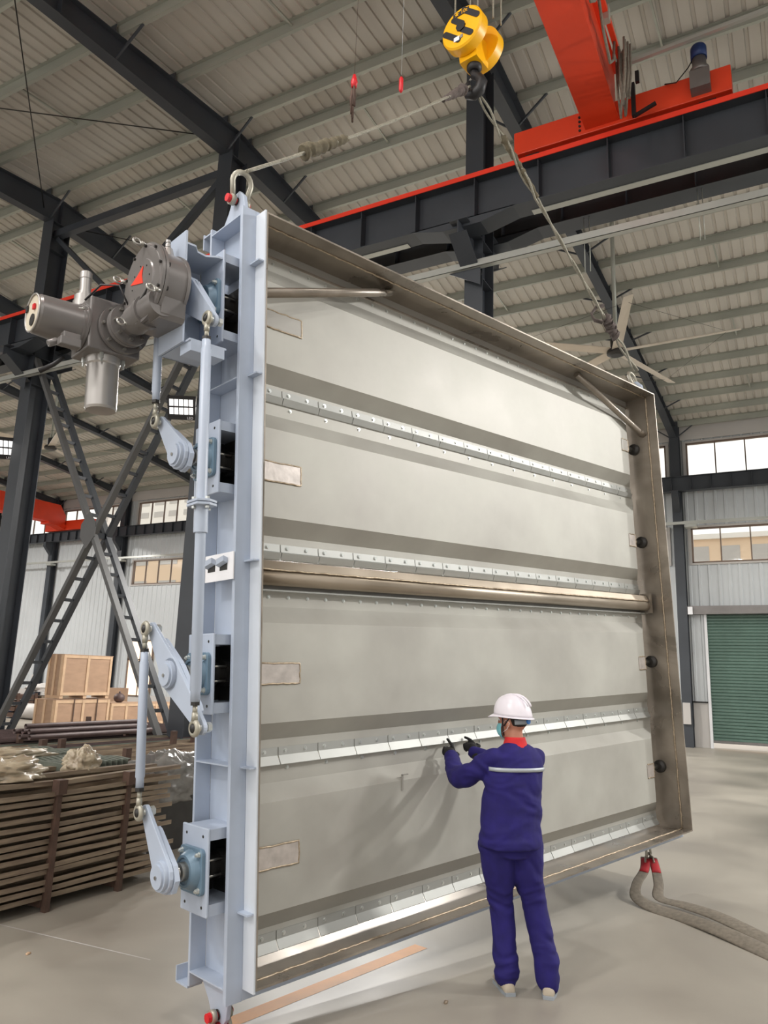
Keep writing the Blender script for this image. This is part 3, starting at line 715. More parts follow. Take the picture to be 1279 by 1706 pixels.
# rim bars the blades close against, mid beam
MB().box((t_, 4.322, WF-.03), (PW-t_, 4.332, WF+.012)).build('stop_bar', M['duct'], D)
MB().box((t_, 4.332, -.34), (PW-t_, PH-t_, -.332)).build('rim_plate', M['ssflange'], D)
MB().box((t_, 2.082, WF-.03), (PW-t_, 2.092, WF+.05)).build('stop_bar', M['seal'], D)
MB().box((t_, 2.092, WF-.02), (PW-t_, 2.285, WF-.012)).build('mid_plate', M['ssflange'], D)
b = MB(); b.prism([(WF, 2.28), (-.235, 2.262), (-.21, 2.205), (-.222, 2.198), (-.245, 2.25), (WF, 2.262)], (t_, 0, 0), (0, 0, 1), (0, 1, 0), (1, 0, 0), PW-.1); b.build('mid_beam_cover', M['tube'], D)
MB().cyl((t_, 2.165, -.255), (PW-.065, 2.165, -.255), .052, 24).build('mid_beam_tube', M['tube'], D)
bead([(t_, 2.205, -.208), (PW-.1, 2.205, -.208)], .006)
MB().box((PW-.075, 2.085, -.33), (PW-.06, 2.285, -.19)).build('mid_beam_end_plate', M['duct'], D)
# tube struts across the upper corners
def strut(p, q, r=.031):
    p = Vector(p); q = Vector(q); d = (q-p)
    MB().tube([p, p+d*.86, p+d*.93, q], [r, r, r*.95, r*.8], 16).build('corner_strut', M['duct'], D)
    MB().tube([p+d*.93, q], r*1.1, 10, flat=(.5, 1.3), up=(0, 0, 1)).build('strut_foot', M['duct'], D)
strut((t_, 3.895, -.08), (1.27, PH-.03, -.21)); strut((3.80, PH-.03, -.20), (PW-t_, 3.98, -.16))
# little hook bracket hanging off the lowest blade
hk = MB(); hk.box((1.30, .80, WS), (1.312, .90, WS+.008)); hk.box((1.30, .892, WS), (1.36, .90, WS+.008)); hk.build('small_hook', M['ssflange'], D)

# bearings and stuffing boxes on the left side
def bearing(vc, h, idx):
    w0, w1 = -.425, -.155; up = -.20
    v0, v1 = vc-h/2, vc+h/2
    pl = bevel(MB().box((up-.008, v0, w0), (up+.008, v1, w1)).build('bearing_plate', M['blue'], D), .006, 2)
    for dv in (.045, h-.045):
        for dw in (.05, .22):
            MB().cyl((up-.0095, v0+dv, w0+dw), (up+.004, v0+dv, w0+dw), .008, 10).build('bolt_hole', M['darksteel'], pl)
    for s in (-1, 1):
        va = vc+s*(.185 if idx else .25)
        MB().box((up+.008, va-.028, w0+.015), (-fo, va+.028, w1-.005)).build('bracket_arm', M['blue'], D)
    MB().box((-fo-.004, vc-.155, -.445), (-fo, vc+.155, W1-.03)).build('shaft_opening', M['darksteel'], D)  # dark plates paint in the shade of the bearing recess
    MB().box((up+.012, vc-.155, w0+.012), (-.02, vc+.155, w0+.022)).build('opening_lining', M['darksteel'], D)
    st = MB(); st.stepped((-.014, vc, -.30), (-1, 0, 0), [(0, .075), (.055, .075), (.055, .055), (.10, .055), (.10, .07), (.125, .07), (.125, .03), (.18, .03)], 22)
    st.build('stuffing_box', M['darksteel'], D)
    gl = MB()
    for a in (.6, 2.5, 3.8, 5.6):
        gl.cyl((-.05, vc+.068*math.sin(a), -.30+.068*math.cos(a)), (-.165, vc+.068*math.sin(a), -.30+.068*math.cos(a)), .007, 8)
    gl.build('gland_studs', M['steel'], D)
    # square flanged bearing housing
    hb = MB(); s = .116; r = .030; poly = []
    for cx, cy, a0 in ((s-r, s-r, 0), (-(s-r), s-r, PI/2), (-(s-r), -(s-r), PI), (s-r, -(s-r), 1.5*PI)):
        for k in range(5): poly.append((cx+r*math.cos(a0+k*PI/8), cy+r*math.sin(a0+k*PI/8)))
    hb.prism(poly, (up-.008, vc, -.29), (0, 0, 1), (0, 1, 0), (-1, 0, 0), .022)
    hb.stepped((up-.03, vc, -.29), (-1, 0, 0), [(0, .104), (.022, .094), (.042, .082), (.042, .068), (.034, .064)], 30)
    h_ = bevel(hb.build('bearing_housing', M['bluesteel'], D), .003)
    ir = MB(); ir.stepped((up-.04, vc, -.29), (-1, 0, 0), [(-.02, .064), (.016, .060), (.016, .048), (.06, .048), (.06, .030)], 28); ir.build('bearing_ring', M['steel'], h_)
    for a in (-1, 1):
        for c in (-1, 1):
            MB().lathe((up-.03, vc+a*.088, -.29+c*.088), (-1, 0, 0), [(0, .016), (.004, .016), (.004, .0125), (.018, .0125), (.018, .007), (.026, .007)], 6, smooth=False).build('bolt', M['zinc'], h_)
    sh = MB(); sh.cyl((-.02, vc, -.295), (-.38, vc, -.295), .029, 20); sh.build('drive_shaft', M['steel'], D)
SH = [3.84, 2.835, 1.597, .575]
for i, vc in enumerate(SH): bearing(vc, .60 if i == 0 else .44, i)

def outline(c0, r0, c1, r1, n=9):
    dx, dy = c1[0]-c0[0], c1[1]-c0[1]; L = math.hypot(dx, dy); a = math.atan2(dy, dx); be = math.acos((r0-r1)/L); pts = []
    for k in range(n): t = a+be+(2*PI-2*be)*k/(n-1); pts.append((c0[0]+r0*math.cos(t), c0[1]+r0*math.sin(t)))
    for k in range(n): t = a-be+(2*be)*k/(n-1); pts.append((c1[0]+r1*math.cos(t), c1[1]+r1*math.sin(t)))
    return pts
def boss(hub, u):
    b = MB(); b.stepped((u, hub[1], hub[0]), (-1, 0, 0), [(0, .074), (.022, .074), (.022, .060), (.034, .060), (.034, 0.0)], 28)
    return b
def lever(hub, pins, rh, rp, u=-.37, label=None):
    r = None
    for k, pin in enumerate(pins):
        b = MB(); b.prism(outline(hub, rh, pin, rp), (u, 0, 0), (0, 0, 1), (0, 1, 0), (-1, 0, 0), .022)
        o = b.build('crank_lever', M['blue'], D if r is None else r); bevel(o, .003)
        if r is None: r = o
        # doubler plate behind, stopping short of the pin
        q = (hub[0]+(pin[0]-hub[0])*.66, hub[1]+(pin[1]-hub[1])*.66)
        o2 = MB().prism(outline(hub, rh*1.0, q, rh*.48, 5), (u+.03, 0, 0), (0, 0, 1), (0, 1, 0), (-1, 0, 0), .028).build('doubler_plate', M['blue'], r)
        o2.location = (0, -.012, .012)
        pb_ = MB(); pb_.lathe((u+.03, pin[1], pin[0]), (-1, 0, 0), [(0, .018), (.08, .018)], 12); pb_.lathe((u+.035, pin[1], pin[0]), (-1, 0, 0), [(0, .026), (.022, .026)], 6, smooth=False); pb_.build('pin_bolt', M['zinc'], r)
    boss(hub, u-.022).build('hub_boss', M['blue'], r)
    MB().nut((u-.056, hub[1]-.004, hub[0]), (-1, 0, 0), .010, .006).build('set_screw', M['steel'], r)
    return r
lever((-.295, .575), [(-.515, .862)], .088, .037)
lever((-.295, 1.597), [(-.530, 1.852), (.045, 1.333)], .092, .037)
lever((-.295, 2.835), [(-.525, 3.085)], .088, .037)
lever((-.295, 3.84), [(.045, 3.545), (-.53, 4.09)], .105, .036)
def rod_eye(c, dirv, u):     # c=(w,v); dirv=+1 rod goes up, -1 down
    b = MB(); b.torus((u, c[1], c[0]), (1, 0, 0), .031, .0145, 24, 10)
    b.cyl((u, c[1]+dirv*.036, c[0]), (u, c[1]+dirv*.078, c[0]), .017, 14, .015); b.cyl((u, c[1]+dirv*.07, c[0]), (u, c[1]+dirv*.115, c[0]), .0125, 12)
    o = b.build('rod_eye', M['shackle'], D)
    MB().lathe((u+.02, c[1], c[0]), (-1, 0, 0), [(0, .018), (.035, .022), (.037, .0)], 16).build('spherical_bushing', M['darksteel'], o)
    MB().nut((u, c[1]+dirv*.112, c[0]), (0, dirv, 0), .026, .018).build('lock_nut', M['darksteel'], o)
def rod(w0, v0, w1, v1, r, u=-.425, flange=None):
    rod_eye((w0, v0), 1, u); rod_eye((w1, v1), -1, u)
    a = Vector((u, v0+.13, w0+(w1-w0)*.13/(v1-v0))); b = Vector((u, v1-.13, w1-(w1-w0)*.13/(v1-v0)))
    m = MB(); d = b-a; L = d.length
    m.lathe(a, d, [(0, r*.86), (.05, r*.86), (.056, r), (L-.056, r), (L-.05, r*.86), (L, r*.86)], 24)
    o = m.build('link_rod', M['blue'], D)
    if flange:
        f = MB(); f.stepped((u, flange-.17, w0), (0, 1, 0), [(0, r*1.32), (.14, r*1.32)], 26); f.build('rod_sleeve', M['blue'], o)
        for z in (0, .018):
            g = MB(); g.prism([(-.075, 0), (-.05, -.06), (.06, -.062), (.085, 0), (.055, .062), (-.05, .06)], (u, flange-.03+z, w0), (0, 0, 1), (1, 0, 0), (0, 1, 0), .014)
            bevel(g.build('flange_plate', M['blue'], o), .002)
        for x, y in ((-.055, 0), (.06, 0), (0, -.045), (0, .045)):
            MB().lathe((u+y, flange-.045, w0+x), (0, 1, 0), [(0, .012), (.012, .012), (.012, .006), (.05, .006), (.05, .013), (.062, .013)], 6, smooth=False).build('flange_bolt', M['zinc'], o)
    return o
rod(-.515, .862, -.530, 1.852, .0255)
rod(-.525, 3.085, -.53, 4.09, .0265)
rod(.045, 1.333, .045, 3.545, .0285, flange=2.50)
# position lock plate with bent tabs
ip = MB().box((-.128, 2.118, -.40), (-.120, 2.275, -.10)).build('lock_plate', M['white'], D, 'pale plate with two bent tabs')
for wq in (-.34, -.21):
    MB().box((-.1295, 2.175, wq-.03), (-.128, 2.215, wq+.05)).build('plate_slot', M['darksteel'], ip)
    MB().prism([(0, 0), (.085, .02), (.085, .05), (.01, .035)], (-.131, 2.195, wq-.03), (0, 0, 1), (0, 1, 0), (-1, .35, 0), .028).build('bent_tab', M['blue'], ip)
MB().box((-.120, 2.16, -.36), (-fo, 2.18, -.14)).build('plate_arm', M['blue'], ip)

# gearbox bracket on the top bearing
br = MB().prism([(-.44, 3.46), (-.44, 4.12), (-.38, 4.12), (-.34, 4.08), (-.28, 4.07), (-.21, 4.07), (-.20, 3.46)], (0, 0, -.44), (1, 0, 0), (0, 1, 0), (0, 0, 1), .012)
MB().prism([(-.455, -.44), (-.455, -.15), (-.40, -.15), (-.36, -.20), (-.30, -.21), (-.24, -.17), (-.208, -.165), (-.208, -.44)], (0, 4.075, 0), (1, 0, 0), (0, 0, 1), (0, 1, 0), .012).build('bracket_roof', M['blue'], D)
br.build('gearbox_bracket', M['blue'], D, 'wavy edged bracket plate carrying the gearbox')
MB().box((-.467, 3.46, -.44), (-.455, 4.16, -.15)).build('gearbox_mounting_plate', M['blue'], D)
MB().box((-.448, 3.46, -.44), (-.208, 3.472, -.10)).build('bracket_floor', M['blue'], D)
MB().box((-.44, 3.40, -.22), (-.22, 3.46, -.10)).build('bracket_floor_channel', M['blue'], D)

# ------------------------------------------------------------------ gear actuator (its own thing, same frame)
A = empty('gear_actuator', PO, PQ); tag(A, 'grey metallic quarter-turn gearbox with electric actuator on the damper side', 'actuator')
gw, gv = -.295, 3.81
gbm = MB(); gbm.stepped((-.462, gv, gw), (-1, 0, 0), [(0, .215), (.02, .215), (.02, .208), (.15, .208), (.15, .240), (.168, .240), (.168, .232), (.172, .232), (.172, .240), (.19, .240), (.19, .21)], 56)
gbm.prism([(-.16, -.23), (.14, -.25), (.16, -.22), (.175, -.03), (.12, .08), (-.1, .08)], (-.462, gv, gw), (0, 0, 1), (0, 1, 0), (-1, 0, 0), .15)
bevel(gbm.build('gearbox_housing', M['actgrey'], A), .003)
cv = MB(); cv.stepped((-.652, gv, gw), (-1, 0, 0), [(0, .212), (.004, .21), (.004, .142), (.012, .137), (.012, 0)], 56); c_ = cv.build('cover_plate', M['actgrey'], A)
for k in range(10):
    a = 2*PI*k/10+.2
    MB().lathe((-.65, gv+.224*math.sin(a), gw+.224*math.cos(a)), (-1, 0, 0), [(-.05, .014), (.0, .014), (.0, .009), (.014, .009)], 8, smooth=False).build('cover_bolt', M['darksteel'], A)
for k in range(8):
    a = 2*PI*k/8+.1
    MB().nut((-.664, gv+.105*math.sin(a), gw+.105*math.cos(a)), (-1, 0, 0), .005, .003).build('cover_screw', M['darksteel'], c_)
MB().prism([(-.125, .012), (.03, -.03), (.014, .022), (.026, .078), (-.045, .040)], (-.665, gv+.015, gw), (0, 0, 1), (0, 1, 0), (-1, 0, 0), .003).build('direction_arrow', M['rail'], c_, 'bright red pointer arrow on the cover')
MB().tube([(-.668, gv-.115, gw-.03), (-.668, gv-.125, gw+.01), (-.668, gv-.11, gw+.05), (-.668, gv-.07, gw+.085)], [.002, .010, .011, .004], 8).build('scale_slot', M['darksteel'], c_)
for a, l in ((1.55, .03), (2.75, .05), (5.75, .01), (4.05, .05)):
    c = Vector((-.655, gv+(.235+l*.3)*math.sin(a), gw+(.235+l*.3)*math.cos(a)))
    o = MB().torus((-.70, c.y, c.z), (0, .4, 1), .024, .0065, 20, 8).build('eye_bolt', M['steel'], A)
    MB().cyl((-.645, c.y, c.z), (-.676, c.y, c.z), .012, 10).build('eye_bolt_neck', M['steel'], o)
vp = MB(); vp.stepped((-.53, gv+.19, gw+.05), (0, 1, 0), [(0, .04), (.05, .028), (.05, .014), (.062, .014), (.062, .017), (.08, .017), (.08, .012), (.09, .012), (.09, .016), (.105, .016)], 16); vp.build('vent_plug', M['actlight'], A)
# worm housing
wv = 3.655; wu = -.60
wm = MB(); wm.stepped((wu, wv, -.14), (0, 0, -1), [(0, .085), (.16, .085), (.16, .098), (.20, .098), (.20, .088), (.33, .086), (.33, .074), (.36, .074)], 36)
wm.build('worm_housing', M['actgrey'], A)
fl = MB(); fl.stepped((wu, wv, -.50), (0, 0, -1), [(0, .075), (.03, .075), (.03, .128), (.052, .128), (.056, .112), (.062, .128), (.085, .128), (.085, .10), (.12, .10), (.12, .152), (.15, .152)], 44)
fl.build('coupling_flange', M['actgrey'], A)
for k in range(8):
    a = 2*PI*k/8
    MB().nut((wu+.10*math.cos(a), wv+.10*math.sin(a), -.53), (0, 0, 1), .011, .02).build('flange_bolt', M['steel'], A)
    MB().nut((wu+.135*math.cos(a), wv+.135*math.sin(a), -.62), (0, 0, 1), .010, .02).build('flange_bolt', M['steel'], A)
bx = MB().box((-.80, 3.50, -.92), (-.475, 3.83, -.66)); bevel(bx.build('actuator_body', M['actgrey'], A), .012, 3)
# limit switch drum with dial face, pointing away along -u
dr = MB(); dr.stepped((-.80, 3.66, -.79), (-1, .03, 0), [(0, .150), (.012, .150), (.012, .140), (.03, .140), (.03, .132), (.26, .118), (.275, .112)], 44)
dr.build('switch_drum', M['actgrey'], A)
df = MB(); df.stepped((-1.075, 3.668, -.79), (-1, .03, 0), [(0, .112), (.006, .112), (.006, 0)], 40); df = df.build('dial_face', M['dial'], A, 'cream dial face with a dark window and red button')
MB().lathe((-1.083, 3.62, -.78), (-1, .03, 0), [(0, .036), (.005, .036)], 24).build('dial_window', M['darksteel'], df)
MB().box((-1.094, 3.675, -.765), (-1.083, 3.705, -.735)).build('red_button', M['redpin'], df)
MB().box((-1.090, 3.70, -.89), (-1.083, 3.735, -.86)).build('black_button', M['blackp'], df)
MB().torus((-1.082, 3.668, -.79), (1, 0, 0), .112, .006, 40, 6).build('dial_rim', M['actlight'], df)
for k in range(4):
    a = 2*PI*k/4+.6
    MB().cyl((-.86, 3.66+.125*math.sin(a), -.79+.13*math.cos(a)), (-.80, 3.66+.135*math.sin(a), -.79+.14*math.cos(a)), .006, 8).build('cover_screw', M['steel'], A)
# motor cylinder, hanging down
mo = MB(); mo.stepped((-.645, 3.52, -.80), (0, -1, 0), [(0, .13), (.018, .13), (.018, .105), (.06, .100), (.07, .094), (.335, .094), (.35, .088), (.352, 0)], 40)
mo.build('drive_motor', M['actlight'], A)
for k in range(4):
    a = 2*PI*k/4+.5
    MB().lathe((-.645+.115*math.cos(a), 3.50, -.80+.115*math.sin(a)), (0, -1, 0), [(0, .013), (.03, .013), (.03, .008), (.055, .008)], 6, smooth=False).build('motor_bolt', M['zinc'], A)
# spring stack on top, lever, cable gland
sk_ = MB(); sk_.stepped((-.76, 3.80, -.86), (0, 1, 0), [(0, .068), (.06, .068), (.06, .062), (.10, .062), (.10, .040), (.13, .040), (.13, .034), (.22, .034), (.22, .037), (.26, .037), (.268, .030), (.27, 0)], 32)
sk_.build('stem_cover', M['actlight'], A)
MB().tube([(-.84, 3.50, -.93), (-.87, 3.47, -1.0), (-.93, 3.43, -1.06)], [.012, .014, .016], 10).build('clutch_lever', M['blackp'], A)
gl = MB(); gl.box((-.95, 3.47, -.70), (-.85, 3.55, -.64)); gl.box((-.98, 3.45, -.66), (-.86, 3.50, -.60)); gl.cyl((-.97, 3.49, -.68), (-1.02, 3.46, -.68), .022, 10); bevel(gl.build('plug_socket', M['actgrey'], A), .006)
wr = MB(); wr.tube([(-.82, 3.80, -.70), (-.76, 3.89, -.62), (-.70, 3.86, -.50), (-.655, 3.74, -.47)], .006, 6); wr.build('signal_cable', M['blackp'], A)

# ------------------------------------------------------------------ shackles
def shackle(c, up, label, sc=1.0, pinaxis=(1, 0, 0), tilt=None):
    """c: pin centre in damper coordinates; up: +1 bow above the pin, -1 below"""
    t = empty('bow_shackle', toW(*c), PQ); tag(t, label, 'shackle')
    s = sc; T = tilt or 0
    def P(x, y, z): return (x, y*math.cos(T)*up-z*math.sin(T), z*math.cos(T)+y*up*math.sin(T))
    pts = [P(-.045*s, 0, 0)]
    for k in range(13):
        a = -.35+(PI+.7)*k/12; pts.append(P(-.068*s*math.cos(a), (.125+.068*math.sin(a))*s, 0))
    pts.append(P(.045*s, 0, 0))
    MB().tube(pts, .0175*s, 12).build('bow', M['shackle'], t)
    for x_ in (-.066, .036): MB().lathe((x_*s, 0, 0), (1, 0, 0), [(0, .036*s), (.03*s, .036*s)], 16).build('shackle_ear', M['shackle'], t)
    b = MB(); b.lathe((-.09*s, 0, 0), (1, 0, 0), [(0, .026*s), (.024*s, .026*s)], 10, smooth=False); b.lathe((-.07*s, 0, 0), (1, 0, 0), [(0, .018*s), (.15*s, .018*s)], 14); b.build('shackle_pin', M['redpin'], t, 'red shackle pin')
    return t
LT = (-.06, PH+.15, -.235)
shackle(LT, 1, 'galvanised bow shackle with red pin on the upper left lug of the damper', 1.0, tilt=.25)
LB = (-.06, -.15, -.235)
shackle(LB, -1, 'galvanised bow shackle with red pin below the lower left corner of the damper', .9, tilt=-.1)
RT = (PW+.06, PH+.15, -.235)
shackle(RT, 1, 'galvanised bow shackle behind the upper right corner of the damper', 1.0, tilt=-.25)
RB = (PW-.45, -.087, -.235)
shackle(RB, -1, 'galvanised bow shackle under the lower right corner of the damper', .62)

# ------------------------------------------------------------------ hook block and slings
HK = toW(2.43, 6.93, -.25)            # saddle of the hook
B = empty('hook_block', HK, Matrix.Rotation(math.radians(-10), 3, 'Z')); tag(B, 'yellow two-sheave crane hook block with black stripes', 'hook')
def cheek(y, s):
    t0 = MB().stepped((0, y, .42), (0, s, 0), [(0, .215), (.10, .215), (.115, .20), (.118, 0)], 44)
    return t0
for s, y in ((-1, -.085), (1, .10)): 
    ck = cheek(y, s).build('sheave_guard', M['yellow'], B)
    sl = MB()
    for (cx, cz, L_, a) in ((-.10, -.06, .20, -.75), (.10, .10, .20, -.75), (-.035, .07, .13, -.75), (.055, -.075, .14, -.75)):
        c, s2 = math.cos(a), math.sin(a); yy = y+s*.119
        q = []
        for k in range(8): an = PI/2+PI*k/7; q.append((-L_/2+.028*math.cos(an), .028*math.sin(an)))
        for k in range(8): an = -PI/2+PI*k/7; q.append((L_/2+.028*math.cos(an), .028*math.sin(an)))
        q = [(cx+x*c-z*s2, .42+cz+x*s2+z*c) for x, z in q]
        sl.prism(q, (0, yy, 0), (1, 0, 0), (0, 0, 1), (0, s, 0), .002)
    sl.lathe((0, y+s*.119, .42), (0, s, 0), [(0, .05), (.012, .05)], 8, smooth=False)
    sl.build('guard_slots', M['blackp'], ck)
lb = MB().box((-.085, -.2065, .545), (.085, -.2035, .592)).build('capacity_plate', M['blackp'], B)
tx = text_mesh('★ 10t', .055, .001, M['yellow'], 'lettering', lb); tx.matrix_local = Matrix.Translation((0, -.2075, .568)) @ Matrix.Rotation(PI/2, 4, 'X')
lb2 = MB().box((-.075, -.2070, .285), (-.015, -.2035, .33)).build('paper_label', M['white'], B)
MB().box((-.005, -.2070, .295), (.022, -.2035, .33)).build('paper_label', M['actlight'], B)
MB().box((-.09, -.08, .16), (.09, .13, .42)).build('side_plate', M['yellow'], B)
MB().lathe((0, .03, .10), (0, 0, 1), [(0, .05), (.03, .07), (.10, .07), (.12, .05)], 24).build('swivel', M['blackp'], B)
hk = [(0, .03, .14), (.0, .03, .06), (.05, .03, .02), (.085, .03, -.05), (.06, .03, -.12), (0, .03, -.145), (-.06, .03, -.115), (-.085, .03, -.05), (-.07, .03, .0), (-.055, .03, .03)]
MB().tube(hk, [.035, .04, .042, .05, .055, .055, .045, .036, .025, .012], 14).build('hook', M['blackp'], B)
MB().tube([(-.055, .03, .03), (-.01, .03, .06)], .009, 8).build('hook_latch', M['steel'], B)
rp = empty('hoist_ropes', HK+Vector((0, 0, .5))); tag(rp, 'steel hoist ropes running up from the yellow hook block', 'rope')
ang = math.radians(-10)
for x, y in ((-.17, -.05), (.0, -.05), (.19, .05), (.21, .16), (-.05, .16)):
    p = Vector((x*math.cos(ang)-y*math.sin(ang), x*math.sin(ang)+y*math.cos(ang), 0))
    MB().cyl(p+Vector((0, 0, .1)), p+Vector((0, 0, 3.1)), .0085, 8).build('wire_rope', M['rope'], rp)

def sling(name, path, seg, label, legs=.02):
    t = empty(name, path[0]); tag(t, label, 'sling'); inv = Matrix.Translation(-Vector(path[0]))
    P = [Vector(p) for p in path]
    return t, inv, P
def lerp(a, b, t): return a+(b-a)*t
# left sling: twisted wire legs with wrapped ends
a = toW(LT[0], LT[1]+.19, LT[2]+.05); b = HK+Vector((-.02, -.03, -.10))
t = empty('wire_sling', a); tag(t, 'wire rope sling with wrapped ends from the hook to the upper left shackle', 'sling'); inv = Matrix.Translation(-a)
for s in (-1, 1):
    pts = []; n = 60
    for k in range(n+1):
        f = k/n; p = lerp(a, b, f)+Vector((0, 0, -.05*math.sin(PI*f))); an = f*40
        rr = .017 if .02 < f < .98 else .03
        pts.append(p+Vector((math.cos(an)*rr*s, math.sin(an)*rr*s, math.sin(an)*rr*.8*s)))
    o = MB().tube(pts, .0115, 6).build('rope_leg', M['rope'], t); o.matrix_parent_inverse = inv
def wrap(p, q, r0, r1, t, inv, m, seed):
    random.seed(seed); pts = [lerp(p, q, k/26)+Vector((random.uniform(-1, 1), random.uniform(-1, 1), random.uniform(-1, 1)))*.006 for k in range(27)]
    rs = [(r0+(r1-r0)*k/26)*(1+.22*math.sin(k*1.9)+random.uniform(-.08, .08)) for k in range(27)]
    o = MB().tube(pts, rs, 12).build('wrapped_sleeve', m, t); o.matrix_parent_inverse = inv
M['wrapA'] = mat('old_sacking', srgb(98, 90, 72), 0.85, 0, 0.28, 22, 0.4)
M['wrapB'] = mat('dark_sacking', srgb(92, 82, 78), 0.85, 0, 0.28, 22, 0.4)
wrap(lerp(a, b, .20)+Vector((0, 0, -.02)), lerp(a, b, .37)+Vector((0, 0, -.045)), .050, .028, t, inv, M['wrapA'], 1)
wrap(lerp(a, b, .84)+Vector((0, 0, -.03)), lerp(a, b, .97), .018, .045, t, inv, M['wrapB'], 2)
# right sling
a = toW(RT[0], RT[1]+.19, RT[2]+.02); b = HK+Vector((.03, .02, -.11))
t = empty('wire_sling', a); tag(t, 'wire rope sling from the hook down to the upper right corner shackle', 'sling'); inv = Matrix.Translation(-a)
for s in (-1, 1):
    pts = []; n = 50
    for k in range(n+1):
        f = k/n; p = lerp(a, b, f)+Vector((0, 0, -.03*math.sin(PI*f))); an = f*30
        rr = .010 if .12 < f < .66 else .024
        pts.append(p+Vector((math.cos(an)*rr*s, math.sin(an)*rr*s, 0)))
    o = MB().tube(pts, .0115, 6).build('rope_leg', M['rope'], t); o.matrix_parent_inverse = inv
wrap(lerp(a, b, .66), lerp(a, b, .86), .020, .034, t, inv, M['wrapA'], 6)
wrap(lerp(a, b, .14), lerp(a, b, .22), .05, .055, t, inv, M['wrapB'], 7)
lo_ = MB().torus(lerp(a, b, .235)+Vector((-.06, -.03, 0)), (.9, .3, .1), .10, .03, 24, 8, flat_ if False else 0, 2*PI) if False else MB().tube([lerp(a, b, .24)+Vector(q) for q in ((.02, 0, .07), (-.06, -.02, .06), (-.11, -.03, -.01), (-.08, -.03, -.09), (0, 0, -.12))], 1, 10, flat=(.04, .012), up=(0, 0, 1))
o = lo_.build('sleeve_flap', M['wrapB'], t); o.matrix_parent_inverse = inv

# tassel and red float hanging on thin cords
for (px, top, n, label, mm) in ((toW(1.0, 6.05, -.3), 4.2, 1, 'rusty tassel of string hanging on a cord above the damper', M['rust']), (toW(1.53, 6.38, -.3), 4.0, 0, 'small red plastic tag hanging on a cord above the damper', M['redpin'])):
    t = empty('hanging_tassel' if n else 'hanging_tag', px); tag(t, label, 'tassel' if n else 'tag')
    MB().cyl((0, 0, .1), (0, 0, top), .0015, 4).build('cord', M['rust'] if n else M['wall'], t)
    if n:
        random.seed(11)
        MB().lathe((0, 0, .0), (0, 0, 1), [(0, .02), (.05, .028), (.12, .01)], 10).build('knot', M['redpin'], t)
        for k in range(8):
            x, y = random.uniform(-.03, .03), random.uniform(-.03, .03); L_ = random.uniform(.14, .28)
            MB().tube([(x*.3, y*.3, .03), (x, y, -.08), (x*.8, y*1.2, -L_)], .008, 6).build('strand', mm, t)
    else:
        MB().lathe((0, 0, -.07), (0, 0, 1), [(0, .008), (.02, .018), (.13, .018), (.15, .008)], 12).build('tag_body', mm, t)

# lower slings
a = toW(RB[0], RB[1]-.12, RB[2])
t = empty('web_sling', a); tag(t, 'grey web sling with red ends trailing from the lower right shackle across the floor', 'sling'); inv = Matrix.Translation(-a)
F = lambda x, y, z: Vector((x, y, z))
paths = [[a+F(-.03, -.01, .01), lerp(a, F(-1.46, 7.40, .08), .35), lerp(a, F(-1.46, 7.40, .08), .75)+F(-.02, 0, 0), F(-1.45, 7.38, .05), F(-1.28, 7.24, .02), F(-1.02, 7.10, .02), F(-.72, 6.86, .03), F(-.38, 6.55, .02), F(-.05, 6.2, .02), F(.4, 5.9, .02)],
         [a+F(.03, .01, .01), lerp(a, F(-1.27, 7.50, .08), .35)+F(.03, 0, 0), lerp(a, F(-1.27, 7.50, .08), .75)+F(.01, 0, 0), F(-1.27, 7.46, .05), F(-1.05, 7.36, .05), F(-.78, 7.15, .06), F(-.5, 6.88, .05), F(-.25, 6.66, .03), F(.05, 6.5, .02), F(.4, 6.35, .02)]]
def smooth(P, n=6):
    out = []
    P = [P[0]]+P+[P[-1]]
    for i in range(1, len(P)-2):
        for k in range(n):
            s = k/n; p0, p1, p2, p3 = P[i-1], P[i], P[i+1], P[i+2]
            out.append(.5*((2*p1)+(-p0+p2)*s+(2*p0-5*p1+4*p2-p3)*s*s+(-p0+3*p1-3*p2+p3)*s**3))
    out.append(P[-2]); return out
for P in paths:
    q = smooth(P); n = len(q)
    o = MB().tube(q, [(.55 if k < 14 else .55+.45*min(1, (k-14)/12)) for k in range(n)], 10, flat=(.078, .011), up=(0, 0, 1)).build('webbing_leg', M['webbing'], t); o.matrix_parent_inverse = inv
    o = MB().tube(q[1:8], .6, 10, flat=(.068, .022), up=(0, 0, 1)).build('red_sleeve', M['redweb'], t); o.matrix_parent_inverse = inv
    o = MB().tube(smooth([a+F(0, 0, .05)]+[P[0], lerp(P[0], P[1], .5)]), .6, 10, flat=(.05, .018), up=(0, 0, 1)).build('sling_eye', M['shackle'], t); o.matrix_parent_inverse = inv
a = toW(LB[0], LB[1]-.17, LB[2])
a.z = max(a.z, .0)
t = empty('web_sling', (a.x, a.y, 0)); tag(t, 'red sleeved sling end on the floor at the lower left shackle', 'sling')
MB().tube([(0, -.02, .06), (.03, -.05, .035), (.10, -.10, .02), (.22, -.16, .02)], 1, 10, flat=(.05, .018), up=(0, 0, 1)).build('webbing_leg', M['redweb'], t)
